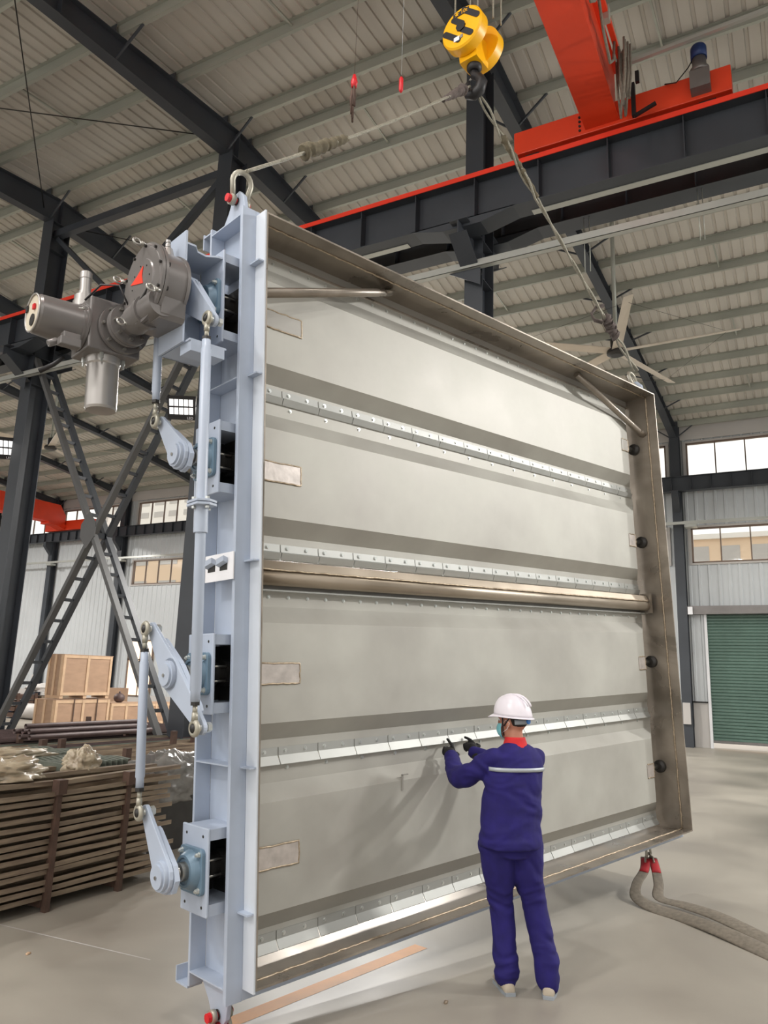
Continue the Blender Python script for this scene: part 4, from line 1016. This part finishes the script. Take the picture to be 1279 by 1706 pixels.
# ------------------------------------------------------------------ steel racks at the left
rack = empty('steel_rack', (-5.75, 4.4, 0)); tag(rack, 'brown steel cradle rack with upright posts at the front left', 'rack')
for y in (-.76-.72, -.76, -.04, .68):
    MB().box((.44, y-.022, 0), (.49, y+.022, .94)).build('post', M['rust'], rack)
    MB().box((-.62, y-.03, 0), (-.56, y+.03, .94)).build('post', M['rust'], rack)
    MB().box((-.56, y-.03, .03), (.44, y+.03, .09)).build('cross_member', M['rust'], rack)
MB().box((.435, -.08, .86), (.515, .0, .97)).build('post_cap', M['rust'], rack); MB().box((.435, .64, .86), (.515, .72, .97)).build('post_cap', M['rust'], rack)
def angle_mesh(L, k, m, a=.062, t=.006, up=True, prof='C'):
    b = MB(); n = 5; r = random.Random(k); bx = [r.uniform(-.012, .012) for _ in range(n+1)]; bz = [r.uniform(-.008, .008)+(-.006*math.sin(PI*i/n)) for i in range(n+1)]
    if prof == 'C': h_ = .036; sec = [(-a/2, 0), (a/2, 0), (a/2, h_), (a/2-t, h_), (a/2-t, t), (-a/2+t, t), (-a/2+t, h_), (-a/2, h_)]
    else: sec = [(-a/2, 0), (a/2, 0), (a/2, .034), (-a/2, .034)]
    q = len(sec); vs = [(sx+bx[i], L*i/n, sz+bz[i]) for i in range(n+1) for sx, sz in sec]
    fs = [(i*q+j, i*q+(j+1) % q, (i+1)*q+(j+1) % q, (i+1)*q+j) for i in range(n) for j in range(q)]+[tuple(range(q)), tuple(range(n*q, n*q+q))[::-1]]
    b.add(vs, [f[::-1] for f in fs]); return b.mesh('steel_bar', m)
barm = [angle_mesh(3.0, k, M['bar'], .17, .006, True, 'C') for k in range(5)]
rng = random.Random(21)
def bar(me, loc, label, group, rz=0, rx=0, name='steel_bar'):
    o = bpy.data.objects.new(name, me); COL.objects.link(o); o.location = loc; o.rotation_euler = (rx, 0, rz); tag(o, label, 'bar', group); return o
NL = 14
for col_ in range(5):
    for lay in range(NL):
        z = .095+lay*.059
        x = -5.375-.2*col_+rng.uniform(-.012, .012)
        y0 = 2.62+rng.uniform(-.14, .1)
        if col_ == 0: lab, grp = 'long weathered steel bar in the front face of the left rack, %s' % (['topmost of the pile', 'second from the top', 'third from the top', 'fourth from the top', 'fifth from the top', 'sixth from the top', 'seventh from the top', 'seventh from the bottom', 'sixth from the bottom', 'fifth from the bottom', 'fourth from the bottom', 'third from the bottom', 'second from the bottom', 'lowest of the pile'][NL-1-lay]), 'bars in the front face of the rack'
        else: lab, grp = 'long weathered steel bar stacked inside the left rack', 'bars inside the rack'
        bar(barm[rng.randrange(5)], (x, y0, z), lab, grp, rng.uniform(-.006, .006), rng.uniform(-.004, .004))
topm = [angle_mesh(3.1, 30+k, M['bar'], .07, .006, True, 'B') for k in range(3)]
for k in range(9):
    bar(topm[k % 3], (-5.40-.11*k, 2.4+rng.uniform(-.1, .3), .095+NL*.059+.004+(.036 if k % 3 == 1 else 0)), 'flat brown bar lying on top of the left rack, %s' % ['at the front edge', 'second from the front edge', 'third from the front edge', 'fourth from the front edge', 'in the middle', 'fourth from the rear edge', 'third from the rear edge', 'second from the rear edge', 'at the rear edge'][k], 'bars on top of the rack', rng.uniform(-.02, .02))
def bundle(x0, x1, y0, L, z0, nx, nz, mats, label, group, wd, ht, seed, jitter=.2, prof='B'):
    r = random.Random(seed); ms = [angle_mesh(L, seed*10+k, m, wd, .006, True, prof) for k, m in enumerate(mats)]
    for j in range(nz):
        for i in range(nx):
            bar(ms[r.randrange(len(ms))], (x0+(x1-x0)*(i+.5)/nx, y0+r.uniform(-jitter, jitter), z0+j*ht), label, group, r.uniform(-.006, .006))
def stand(xa, xb, y0, y1, h, label):
    t = empty('steel_trestle', ((xa+xb)/2, y0, 0)); tag(t, label, 'rack')
    hw = (xb-xa)/2
    for yy in (0, (y1-y0)/2, y1-y0):
        for s in (-1, 1): MB().box((s*(hw+.03)-.03, yy-.04, 0), (s*(hw+.03)+.03, yy+.04, h+.16)).build('post', M['rust'], t)
        MB().box((-hw, yy-.04, h-.40), (hw, yy+.04, h-.34)).build('cross_member', M['rust'], t)
stand(-8.1, -6.75, 4.2, 8.6, .82, 'low brown trestle under the beige beams behind the front rack')
bundle(-8.1, -6.75, 2.4, 7.0, .485, 7, 4, [M['bar'], M['bar'], M['bar2']], 'long beige steel beam in the second stack from the front', 'beams in the second stack', .17, .095, 5, .5, 'C')
bundle(-8.0, -7.5, 2.2, 3.4, .87, 3, 1, [M['bar3']], 'grey green flat bar on top of the second stack', 'grey green bars on the second stack', .15, .05, 6, .2)
stand(-9.9, -8.5, 4.5, 9.4, .775, 'rusty trestle with upright posts in the third stack')
bundle(-9.9, -8.5, 3.4, 8.0, .44, 7, 4, [M['bar3'], M['bar2'], M['bar']], 'long dull beam in the third stack under the crates', 'beams in the third stack', .18, .10, 7, .5, 'C')
stand(-12.1, -10.4, 5.0, 10.5, .755, 'dark trestle of the rearmost stack')
bundle(-12.1, -10.4, 4.0, 8.5, .42, 9, 4, [M['bar2']], 'purple brown steel section in the rearmost stack', 'sections in the rearmost stack', .17, .10, 8, .6, 'C')
pm_ = MB().lathe((0, 0, 0), (0, 1, 0), [(0, .034), (2.2, .034), (2.2, .028), (2.1, .026)], 14, caps=False).lathe((0, 0, 0), (0, 1, 0), [(0, .034), (0, .026), (.3, .026)], 14, caps=False).mesh('steel_pipe', M['bar2'])
for k, (dx, dz) in enumerate(((0, 0), (.11, 0), (.22, 0), (.33, 0), (.44, 0), (.055, .095), (.165, .095), (.275, .095), (.11, .19))):
    o = bpy.data.objects.new('steel_pipe', pm_); COL.objects.link(o); o.location = (-9.80+dx*.72, 7.3+rng.uniform(-.12, .12), .87+dz*.7); tag(o, 'dark round open-ended steel pipe on the third stack, %s' % ['bottom row, leftmost', 'bottom row, second from left', 'bottom row, in the middle', 'bottom row, second from right', 'bottom row, rightmost', 'middle row, left', 'middle row, centre', 'middle row, right', 'alone on top'][k], 'pipe', 'pipes on the third stack')
# short channels showing their ends, right of the film
chm = angle_mesh(.62, 77, M['bar3'], .07, .005, True, 'C')
for j in range(2):
    for k in range(12):
        o = bpy.data.objects.new('steel_channel', chm); COL.objects.link(o); o.rotation_euler = (0, PI/2, PI*.5); o.location = (-6.85+j*.05, 5.15+.075*k, .96-.09*j)
        o.rotation_euler = (0, PI/2, PI/2); o.location = (-5.72-.14*j, 4.74+.066*k, .985-.0*j) if j == 0 else (-6.42, 4.74+.066*k, 1.0); tag(o, 'short dark channel standing on edge in the row behind the front rack', 'channel', 'row of short channels')
t = empty('wrapped_bundle', (-6.25, 6.55, 0)); tag(t, 'bundle in crumpled shiny film between the rack and the damper', 'bundle')
def crumple(nm, c, rx, ry, rz, seed, m, parent=None, amp=.25, n=64, mm=34):
    b = MB(); b.sphere((0, 0, 0), 1, 1, 1, n, mm); r = random.Random(seed); off = Vector((r.uniform(0, 9), r.uniform(0, 9), r.uniform(0, 9)))
    from mathutils import noise
    vs = []
    for v in b.v:
        p = Vector(v); d = 1+amp*noise.noise(p*1.6+off)*1.3+amp*.6*abs(noise.noise(p*4.2+off))+amp*.5*noise.noise(p*9+off)-amp*.5*abs(noise.noise(p*6+off*2))
        q = p*d; vs.append((q.x*rx, q.y*ry, max(q.z*rz, -rz*.45)))
    b.v = vs; o = b.build(nm, m, parent); o.location = c; return o
M['shrink'] = mat('shrink_wrap', srgb(120, 118, 114), 0.22, 0, 0.3, 8, 0.4)
MB().box((-.25, -.5, 0), (.25, .5, .5)).build('bundle_core', M['darksteel'], t)
crumple('film_wrap', (0, 0, .62), .32, .58, .34, 4, M['shrink'], t, .22)
MB().box((.30, -.62, 0), (.36, -.56, 1.0)).build('side_post', M['actgrey'], t)
for c, rx, ry, rz, sd, lab in (((-5.62, 4.05, 1.02), .20, .38, .11, 1, 'large crumpled sheet of beige film on top of the front rack'), ((-5.5, 3.45, 1.0), .16, .34, .09, 2, 'crumpled film hanging over the near edge of the front rack, at the left edge'),
                               ((-5.62, 4.82, 1.02), .13, .16, .13, 3, 'bunched yellowish film bag on the front rack near its right post'), ((-6.4, 4.6, 1.03), .14, .45, .07, 9, 'flat sheet of clear film on the beams behind the front rack')):
    o = crumple('plastic_film', c, rx, ry, rz, sd, M['plastic'], None, .35); tag(o, lab, 'film')

for i, (x, y, s) in enumerate(((-4.62, 3.72, .012), (-2.0, 4.55, .012))):
    o = crumple('pebble', (x, y, s*.4), s, s*1.6, s*.8, 50+i, M['bar'] if i else M['batten'], None, .3, 12, 8); tag(o, ('tiny orange scrap on the bare floor at lower left' if i == 0 else 'tiny dark chip on the floor left of the worker'), 'scrap')
# ------------------------------------------------------------------ plywood crates and the clutter behind
def crate(x, y, z, dx, dy, dz, label, nb=2, straps=(), skid=True):
    t = empty('plywood_crate', (x, y, z)); tag(t, label, 'crate')
    z0 = .09 if skid else 0
    MB().box((-dx, 0, z0), (0, dy, dz)).build('plywood_panel', M['ply'], t)
    MB().box((-dx-.01, -.01, dz), (.02, dy+.02, dz+.02)).build('lid', M['ply'], t)
    w_ = .085
    for i in range(nb+1):
        yy = (dy-w_)*i/nb; MB().box((0, yy, z0), (.022, yy+w_, dz)).build('batten', M['batten'], t)
    MB().box((0, w_, dz-w_), (.016, dy-w_, dz)).build('batten', M['batten'], t); MB().box((0, w_, z0), (.016, dy-w_, z0+w_)).build('batten', M['batten'], t)
    for i in range(3):
        xx = -dx+(dx-w_)*i/2; MB().box((xx, -.022, z0), (xx+w_, 0, dz)).build('batten', M['batten'], t)
    if skid:
        for i in range(3): MB().box((-dx, (dy-.12)*i/2, 0), (0, (dy-.12)*i/2+.12, z0)).build('skid', M['batten'], t)
    for yy in straps: MB().box((.022, yy, 0), (.03, yy+.035, dz+.03)).build('strap', M['rust'], t)
    return t
crate(-18.8, 15.15, .92, .62, 1.78, 1.24, 'large plywood crate standing on top of another crate')
crate(-18.75, 15.0, 0, .85, 1.95, .88, 'plywood crate at the bottom of the stack, strapped, carrying the large crate', 2, (.62, 1.45))
crate(-18.75, 17.02, 0, .85, 1.25, .76, 'low pinkish plywood crate to the right of the stacked crates', 2)
crate(-18.75, 18.36, 0, .85, 1.6, .74, 'low plywood crate partly behind the upright grey link rod', 3, (.9,))
MB_ = MB; b = MB(); b.sphere((0, 0, .14), .17, .17, .15, 18, 12); b.cyl((0, 0, .26), (0, 0, .34), .03, 10)
o = b.build('paint_tank', M['bar2']); o.location = (-18.95, 17.5, .78); tag(o, 'dark reddish round tank on the low pinkish crate', 'tank')
t = empty('pallet_stack', (-24.6, 17.7, 0)); tag(t, 'dark wooden box pallet near the back wall left of the crates', 'pallet')
for k in range(4): MB().box((-.4, 0, .05+.2*k), (.4, .9, .2+.2*k)).build('pallet_board', M['rust'], t)
for k in range(2): MB().box((.40, .05+.7*k, 0), (.44, .15+.7*k, .86)).build('corner_post', M['rust'], t)
o = crumple('white_sack', (-24.6, 19.3, .98), .42, .85, .2, 14, M['wallband'], None, .25); tag(o, 'white sack lying on the boards behind the crates', 'sack')
t = empty('board_stack', (-24.6, 18.75, -.06)); tag(t, 'stack of grey boards under the white sack', 'boards')
for k in range(4): MB().box((-.4, 0, .06+.2*k), (.4, 1.4, .21+.2*k)).build('board', M['bar'], t)
b = MB(); b.cyl((-.1, 0, .27), (.9, 0, .27), .26, 20); o = b.build('film_roll', M['wallband']); o.location = (-23.9, 17.95, 0); tag(o, 'white roll on the floor left of the crates', 'roll')
o = MB().box((-.3, 0, 0), (.3, 1.0, .42)).build('carton', M['ply']); o.location = (-23.3, 18.15, 0); tag(o, 'brown carton on the floor beside the white roll', 'carton')
rj = random.Random(5)
for i, (lab, m_, s) in enumerate((('yellowish bag of scrap beside the left laced brace', 'plastic', .5), ('brown heap of bags left of the dark box pallet', 'rust', .45), ('grey heap of sheets by the back wall at far left', 'bar', .6), ('blue bag among the clutter at the back', 'bluek', .25))):
    o = crumple('scrap_bag', (-25.4-.6*i+(1.6 if i == 3 else 0), 16.7+.2*i+(1.4 if i == 3 else 0), .3 if i != 3 else .1), s*.7, s*1.2, s*.7, 30+i, M[m_], None, .3); tag(o, lab, 'bag')
t = MB().box((0, 0, 0), (.5, 1.1, 1.05)).build('carton', M['ply']); t.location = (-24.4, 21.4, 0); tag(t, 'brown carton half hidden behind the stacked crates', 'carton')

# ------------------------------------------------------------------ the worker
from mathutils import noise
FT = Vector((-1.635, 4.960, 0)); RZ = math.atan2(.31304, .94974)
P_ = empty('person', FT, Matrix.Rotation(RZ, 3, 'Z')); tag(P_, 'person in blue workwear and white helmet reaching both gloved hands to a seal strip', 'person')
def remesh(b, name, m, voxel, smooth=6, parent=P_, wr=0, wscale=9, label=None, sub=None):
    me = b.mesh(name+'_raw'); o = bpy.data.objects.new('raw', me); COL.objects.link(o)
    r = o.modifiers.new('r', 'REMESH'); r.mode = 'VOXEL'; r.voxel_size = voxel; r.use_smooth_shade = True
    s = o.modifiers.new('s', 'SMOOTH'); s.factor = .5; s.iterations = smooth
    dg = bpy.context.evaluated_depsgraph_get(); me2 = bpy.data.meshes.new_from_object(o.evaluated_get(dg)); bpy.data.objects.remove(o)
    me2.name = name; me2.materials.clear(); me2.materials.append(m)
    if wr:
        nn = [v.normal.copy() for v in me2.vertices]
        for v, n_ in zip(me2.vertices, nn):
            p = v.co; q = Vector((p.x*wscale, p.y*wscale, p.z*wscale*2.2+2.5*noise.noise(p*4)))
            d = noise.noise(q)*wr+noise.noise(q*2.1)*wr*.45
            v.co = p+n_*d
    me2.polygons.foreach_set('use_smooth', [True]*len(me2.polygons))
    o = bpy.data.objects.new(name, me2); COL.objects.link(o); o.parent = parent
    if label: o['label'] = label
    return o
def loft(b, rings, ang, n=28, flat=0.0):      # rings: (cx,cy,z,a,b) oriented by ang; closed with caps
    c, s = math.cos(ang), math.sin(ang); vs = []
    for cx, cy, z, a, bb in rings:
        for k in range(n):
            t = 2*PI*k/n; x = a*math.copysign(abs(math.cos(t))**.85, math.cos(t)); y = bb*math.copysign(abs(math.sin(t))**.85, math.sin(t)); vs.append((cx+x*c-y*s, cy+x*s+y*c, z))
    m = len(rings); fs = [(j*n+i, j*n+(i+1) % n, (j+1)*n+(i+1) % n, (j+1)*n+i) for j in range(m-1) for i in range(n)]
    fs += [tuple(range(n))[::-1], tuple(range((m-1)*n, m*n))]
    b.add(vs, fs, True)
def limb(b, pts, rs, n=18):
    q = []; rr = []
    P2 = smooth([Vector(p) for p in pts], 5); m = len(P2)
    for i, p in enumerate(P2):
        f = i/(m-1)*(len(rs)-1); k = min(int(f), len(rs)-2); q.append(p); rr.append(rs[k]+(rs[k+1]-rs[k])*(f-k))
    b.tube(q, rr, n); b.sphere(tuple(q[0]), rr[0]*.98, None, None, 14, 10); b.sphere(tuple(q[-1]), rr[-1]*.98, None, None, 14, 10)
TA = math.radians(30)      # torso turned 30 degrees to the left
LSh, LEl, LWr = (-.212, -.015, 1.355), (-.435, .11, 1.215), (-.525, .37, 1.315)
RSh, REl, RWr = (.052, .145, 1.355), (-.04, .43, 1.23), (-.372, .585, 1.337)
HD = math.radians(152)      # head direction, to the left and forward
hdv = Vector((math.cos(HD), math.sin(HD), 0)); HC = Vector((-.088, .075, 1.585))
def hp(f, l, z): return tuple(HC+hdv*f+Vector((-hdv.y, hdv.x, 0))*l+Vector((0, 0, z)))     # forward, left, up in head space
body = MB()
loft(body, [(-.10, .03, .84, .15, .10), (-.10, .03, 1.0, .145, .10), (-.08, .05, 1.25, .16, .10), (-.075, .06, 1.38, .13, .08), (-.072, .065, 1.45, .06, .06)], TA)
limb(body, [(-.072, .062, 1.42), (-.078, .068, 1.50), (-.088, .078, 1.57)], [.06, .055, .055])
for a, b_, c in ((LSh, LEl, LWr), (RSh, REl, RWr)): limb(body, [a, b_, c], [.045, .036, .027])
for hx_, kx, ax in (((-.17, .01, .86), (-.165, .04, .48), (-.13, .0, .07)), ((-.03, .06, .86), (.04, .08, .48), (.125, .02, .07))): limb(body, [hx_, kx, ax], [.08, .052, .036])
def ell(b, c, rf, rl, rz, n=20, m=14):
    vs0 = len(b.v); b.sphere((0, 0, 0), rf, rl, rz, n, m); q = []
    for v in b.v[vs0:]:
        q.append(tuple(Vector(c)+hdv*v[0]+Vector((-hdv.y, hdv.x, 0))*v[1]+Vector((0, 0, v[2]))))
    b.v[vs0:] = q
ell(body, hp(-.005, 0, .035), .098, .076, .10); ell(body, hp(.035, 0, -.04), .062, .056, .075); ell(body, hp(.098, 0, -.005), .018, .014, .026); ell(body, hp(.082, 0, .035), .02, .055, .014)
for s in (-1, 1): ell(body, hp(-.008, s*.079, -.005), .018, .009, .032); ell(body, hp(.05, s*.035, -.01), .03, .025, .03)
ell(body, hp(.075, 0, -.055), .022, .028, .012)
bo = remesh(body, 'body', M['skin'], .008, 3)
for s in (-1, 1):
    e_ = MB(); e_.sphere(hp(.078, s*.032, .018), .011, None, None, 12, 8); e_.build('eye', M['white'], bo)
# hair at the nape below the helmet
h = MB(); ell(h, hp(-.025, 0, .030), .082, .0775, .075); h = h.build('hair', M['hair'], P_)
# jacket
jk = MB()
loft(jk, [(-.108, .02, .825, .203, .155), (-.106, .02, .86, .208, .158), (-.103, .025, .95, .198, .148), (-.098, .035, 1.05, .195, .142), (-.088, .05, 1.2, .198, .14), (-.08, .06, 1.31, .198, .132), (-.078, .062, 1.37, .186, .115), (-.075, .064, 1.415, .140, .094), (-.073, .066, 1.455, .075, .072)], TA)
limb(jk, [LSh, LEl, LWr], [.074, .076, .072, .062, .050]); limb(jk, [RSh, REl, RWr], [.074, .070, .066, .058, .050])
remesh(jk, 'jacket', M['cloth'], .0095, 5, wr=.013, wscale=5.5)
cb = MB(); cb.torus((-.103, .025, .845), (0, 0, 1), .1, .01) if False else None
# reflective band across the back
rb = MB(); n = 26; vs = []
for z in (1.288, 1.312):
    for k in range(n+1):
        t = -PI+.10+(PI-.24)*k/n; a, b2 = .2035, .1375
        x = a*math.copysign(abs(math.cos(t))**.85, math.cos(t)); y = b2*math.copysign(abs(math.sin(t))**.85, math.sin(t))
        vs.append((-.082+x*math.cos(TA)-y*math.sin(TA), .057+x*math.sin(TA)+y*math.cos(TA), z))
rb.add(vs, [(k, k+1, n+1+k+1, n+1+k) for k in range(n)], True); rb = rb.build('reflective_band', M['reflect'], P_); sm_ = rb.modifiers.new('s', 'SOLIDIFY'); sm_.thickness = .006; sm_.offset = -1
# collar
cl = MB(); cl.lathe((-.074, .064, 1.432), (-.02, .02, 1), [(0, .083), (.012, .080), (.05, .068), (.062, .066), (.062, .058), (.03, .062)], 28, caps=False)
cl.build('collar', M['collar'], P_, 'bright red jacket collar')
# trousers
tr = MB()
loft(tr, [(-.10, .03, .78, .17, .13), (-.10, .03, .86, .175, .13), (-.10, .03, .93, .165, .12)], TA)
limb(tr, [(-.19, .0, .84), (-.182, .02, .66), (-.168, .045, .48), (-.145, .02, .28), (-.13, .005, .085)], [.118, .108, .084, .074, .072, .078])
limb(tr, [(-.015, .06, .84), (.005, .065, .66), (.045, .085, .48), (.088, .05, .28), (.122, .02, .085)], [.118, .106, .086, .076, .074, .080])
remesh(tr, 'trousers', M['cloth'], .010, 4, wr=.013, wscale=5.5)
# shoes
for k, (x, y) in enumerate(((-.13, .0), (.125, .015))):
    an = math.radians(18 if k == 0 else -6); f = Vector((-math.sin(an), math.cos(an), 0)); s = Vector((f.y, -f.x, 0)); c = Vector((x, y, 0)); q = MB()
    rings = [(-.075, .026, .030, .0), (-.068, .034, .052, 0), (-.02, .040, .075, 0), (.05, .044, .07, 0), (.12, .049, .055, 0), (.165, .043, .045, 0), (.19, .025, .03, 0)]
    vs = []; nn = 14
    for t, w2, h2, _ in rings:
        for j in range(nn):
            a = 2*PI*j/nn; vs.append(c+f*t+s*(w2*math.cos(a))+Vector((0, 0, max(0.0, h2*.5+h2*.62*math.sin(a)))))
    q.add(vs, [(i*nn+j, i*nn+(j+1) % nn, (i+1)*nn+(j+1) % nn, (i+1)*nn+j) for i in range(len(rings)-1) for j in range(nn)]+[tuple(range(nn))[::-1], tuple(range((len(rings)-1)*nn, len(rings)*nn))], True)
    so = q.build('shoe', M['shoe'], P_)
    q = MB(); outl = [(-.088, -.03), (-.088, .03), (-.03, .043), (.06, .046), (.13, .052), (.18, .036), (.195, 0), (.18, -.036), (.13, -.052), (.06, -.046), (-.03, -.043)]
    q.prism(outl, c+Vector((0, 0, .0)), f, s, (0, 0, 1), .018); q.build('sole', M['strap'], so)
# gloves: palm, four fingers, thumb
def glove(wr_, tip, side, up=Vector((0, 0, 1))):
    w_ = Vector(wr_); tp = Vector(tip); d = (tp-w_).normalized(); palm = w_+d*.055
    across = d.cross(Vector((.35, -.9, .2))).normalized()*side; back = across.cross(d).normalized()*side
    q = MB()
    limb(q, [w_-d*.045, w_, palm-d*.01], [.040, .036, .036], 14)
    vs0 = len(q.v); q.sphere((0, 0, 0), .042, .046, .024, 16, 10)
    q.v[vs0:] = [tuple(palm+d*v[0]+across*v[1]+back*v[2]) for v in q.v[vs0:]]
    kn = [palm+d*.034+across*o for o in (.033, .011, -.011, -.031)]; into = -back
    # index stretched to the strip
    L_ = (tp-kn[0]); limb(q, [kn[0]-d*.02, kn[0]+L_*.33+back*.006, kn[0]+L_*.68+back*.005, tp], [.0125, .0115, .0105, .009], 10)
    for k_, L2 in ((1, .9), (2, .85), (3, .7)):
        b0 = kn[k_]; limb(q, [b0-d*.02, b0+d*.028*L2+into*.012, b0+d*.018*L2+into*.045, b0-d*.012+into*.042], [.0125, .012, .011, .0095], 10)
    th = palm-d*.015+across*.036
    limb(q, [th-across*.012, th+across*.026+d*.012+into*.01, th+across*.022+d*.045+into*.022], [.015, .0125, .010], 10)
    return remesh(q, 'glove', M['glove'], .0038, 1, wr=0)
glove(LWr, (-.568, .527, 1.425), 1)
glove(RWr, (-.452, .690, 1.432), 1)
# helmet
hm = MB(); n, m = 36, 12; vs = []
for j in range(m+1):
    th = (PI/2)*j/m
    for k in range(n):
        ph = 2*PI*k/n; x = math.cos(ph); y = math.sin(ph); a = .138 if x > 0 else .128
        zz = .135*math.sin(th)+(-.034*(1-x)*.5+.010)*math.cos(th); r_ = math.cos(th)**.75
        vs.append(Vector((a*x*r_, .108*y*r_, zz)))
hf = Vector(hdv); hl = Vector((-hdv.y, hdv.x, 0)); HB = HC+Vector((0, 0, .050))-hf*.004
tilt = math.radians(-4)
def hq(v): x = v.x*math.cos(tilt)-v.z*math.sin(tilt); z = v.x*math.sin(tilt)+v.z*math.cos(tilt); return tuple(HB+hf*x+hl*v.y+Vector((0, 0, z)))
hm.add([hq(v) for v in vs], [(j*n+k, j*n+(k+1) % n, (j+1)*n+(k+1) % n, (j+1)*n+k) for j in range(m) for k in range(n)], True)
hs = hm.build('helmet', M['helmet'], P_, 'white safety helmet'); so_ = hs.modifiers.new('s', 'SOLIDIFY'); so_.thickness = .004
bm2 = MB(); vs = []
for k in range(n):
    ph = 2*PI*k/n; x = math.cos(ph); y = math.sin(ph); a = .138 if x > 0 else .128; z0 = -.034*(1-x)*.5+.010
    ext = .012+.042*max(0, x)**3
    vs += [Vector((a*x, .108*y, z0+.004)), Vector(((a+ext)*x, (.108+.011)*y, z0-.006-.012*max(0, x)**3)), Vector(((a+ext)*x, (.108+.011)*y, z0-.010-.012*max(0, x)**3)), Vector((a*x, .108*y, z0-.001))]
bm2.add([hq(v) for v in vs], [(k*4+q_, k*4+(q_+1) % 4, ((k+1) % n)*4+(q_+1) % 4, ((k+1) % n)*4+q_) for k in range(n) for q_ in range(4)], True); bm2.build('brim', M['helmet'], hs)
rd = MB()
for y in (-.022, .022): rd.tube([hq(Vector((.134*math.cos(t)*.97, y, .1335*math.sin(t)**.9))) for t in [.35+(PI-.7)*k/14 for k in range(15)]], .006, 8)
rd.build('ridge', M['helmet'], hs)
hb = MB(); vs = []
for k in range(29):
    ph = math.radians(118)+math.radians(124)*k/28
    for z in (-.058, -.028): vs.append(Vector(((.100)*math.cos(ph), .088*math.sin(ph), z-.004)))
hb.add([hq(v) for v in vs], [(2*k, 2*k+2, 2*k+3, 2*k+1) for k in range(28)], True); hb = hb.build('headband', M['strap'], hs); s_ = hb.modifiers.new('s', 'SOLIDIFY'); s_.thickness = .003; s_.offset = 1
MB().lathe(hq(Vector((-.098, 0, -.043))), -hf, [(0, .018), (.016, .017)], 18).build('adjuster_knob', M['bluek'], hs, 'blue adjuster knob')
st = MB()
for s in (-1, 1):
    st.tube([hp(.035, s*.083, .06), hp(.030, s*.086, .0), hp(.038, s*.066, -.06), hp(.055, 0, -.118)] if True else [], .0055, 6)
    st.tube([hp(-.03, s*.086, .045), hp(.02, s*.087, -.02)], .0045, 6)
st.build('chin_strap', M['blackp'], hs)
mk = MB(); vs = []; n, m = 20, 10
for j in range(m+1):
    for k in range(n+1):
        ph = math.radians(-78+156*k/n); th = math.radians(-62+100*j/m); r1, r2 = .075, .068
        fx = .040+r1*.93*math.cos(ph)*math.cos(th)*(1.0+.12*math.cos(ph)); ly = r2*math.sin(ph)*math.cos(th*.7); z = -.045+.062*math.sin(th)
        vs.append(hp(fx, ly, z))
mk.add(vs, [(j*(n+1)+k, j*(n+1)+k+1, (j+1)*(n+1)+k+1, (j+1)*(n+1)+k) for j in range(m) for k in range(n)], True); mk.build('face_mask', M['mask'], P_)
lp = MB()
for s in (-1, 1): lp.tube([hp(.05, s*.067, -.025), hp(.01, s*.084, .018), hp(-.022, s*.086, -.0), hp(.0, s*.082, -.04), hp(.045, s*.066, -.065)], .0016, 6)
lp.build('ear_loop', M['white'], P_)
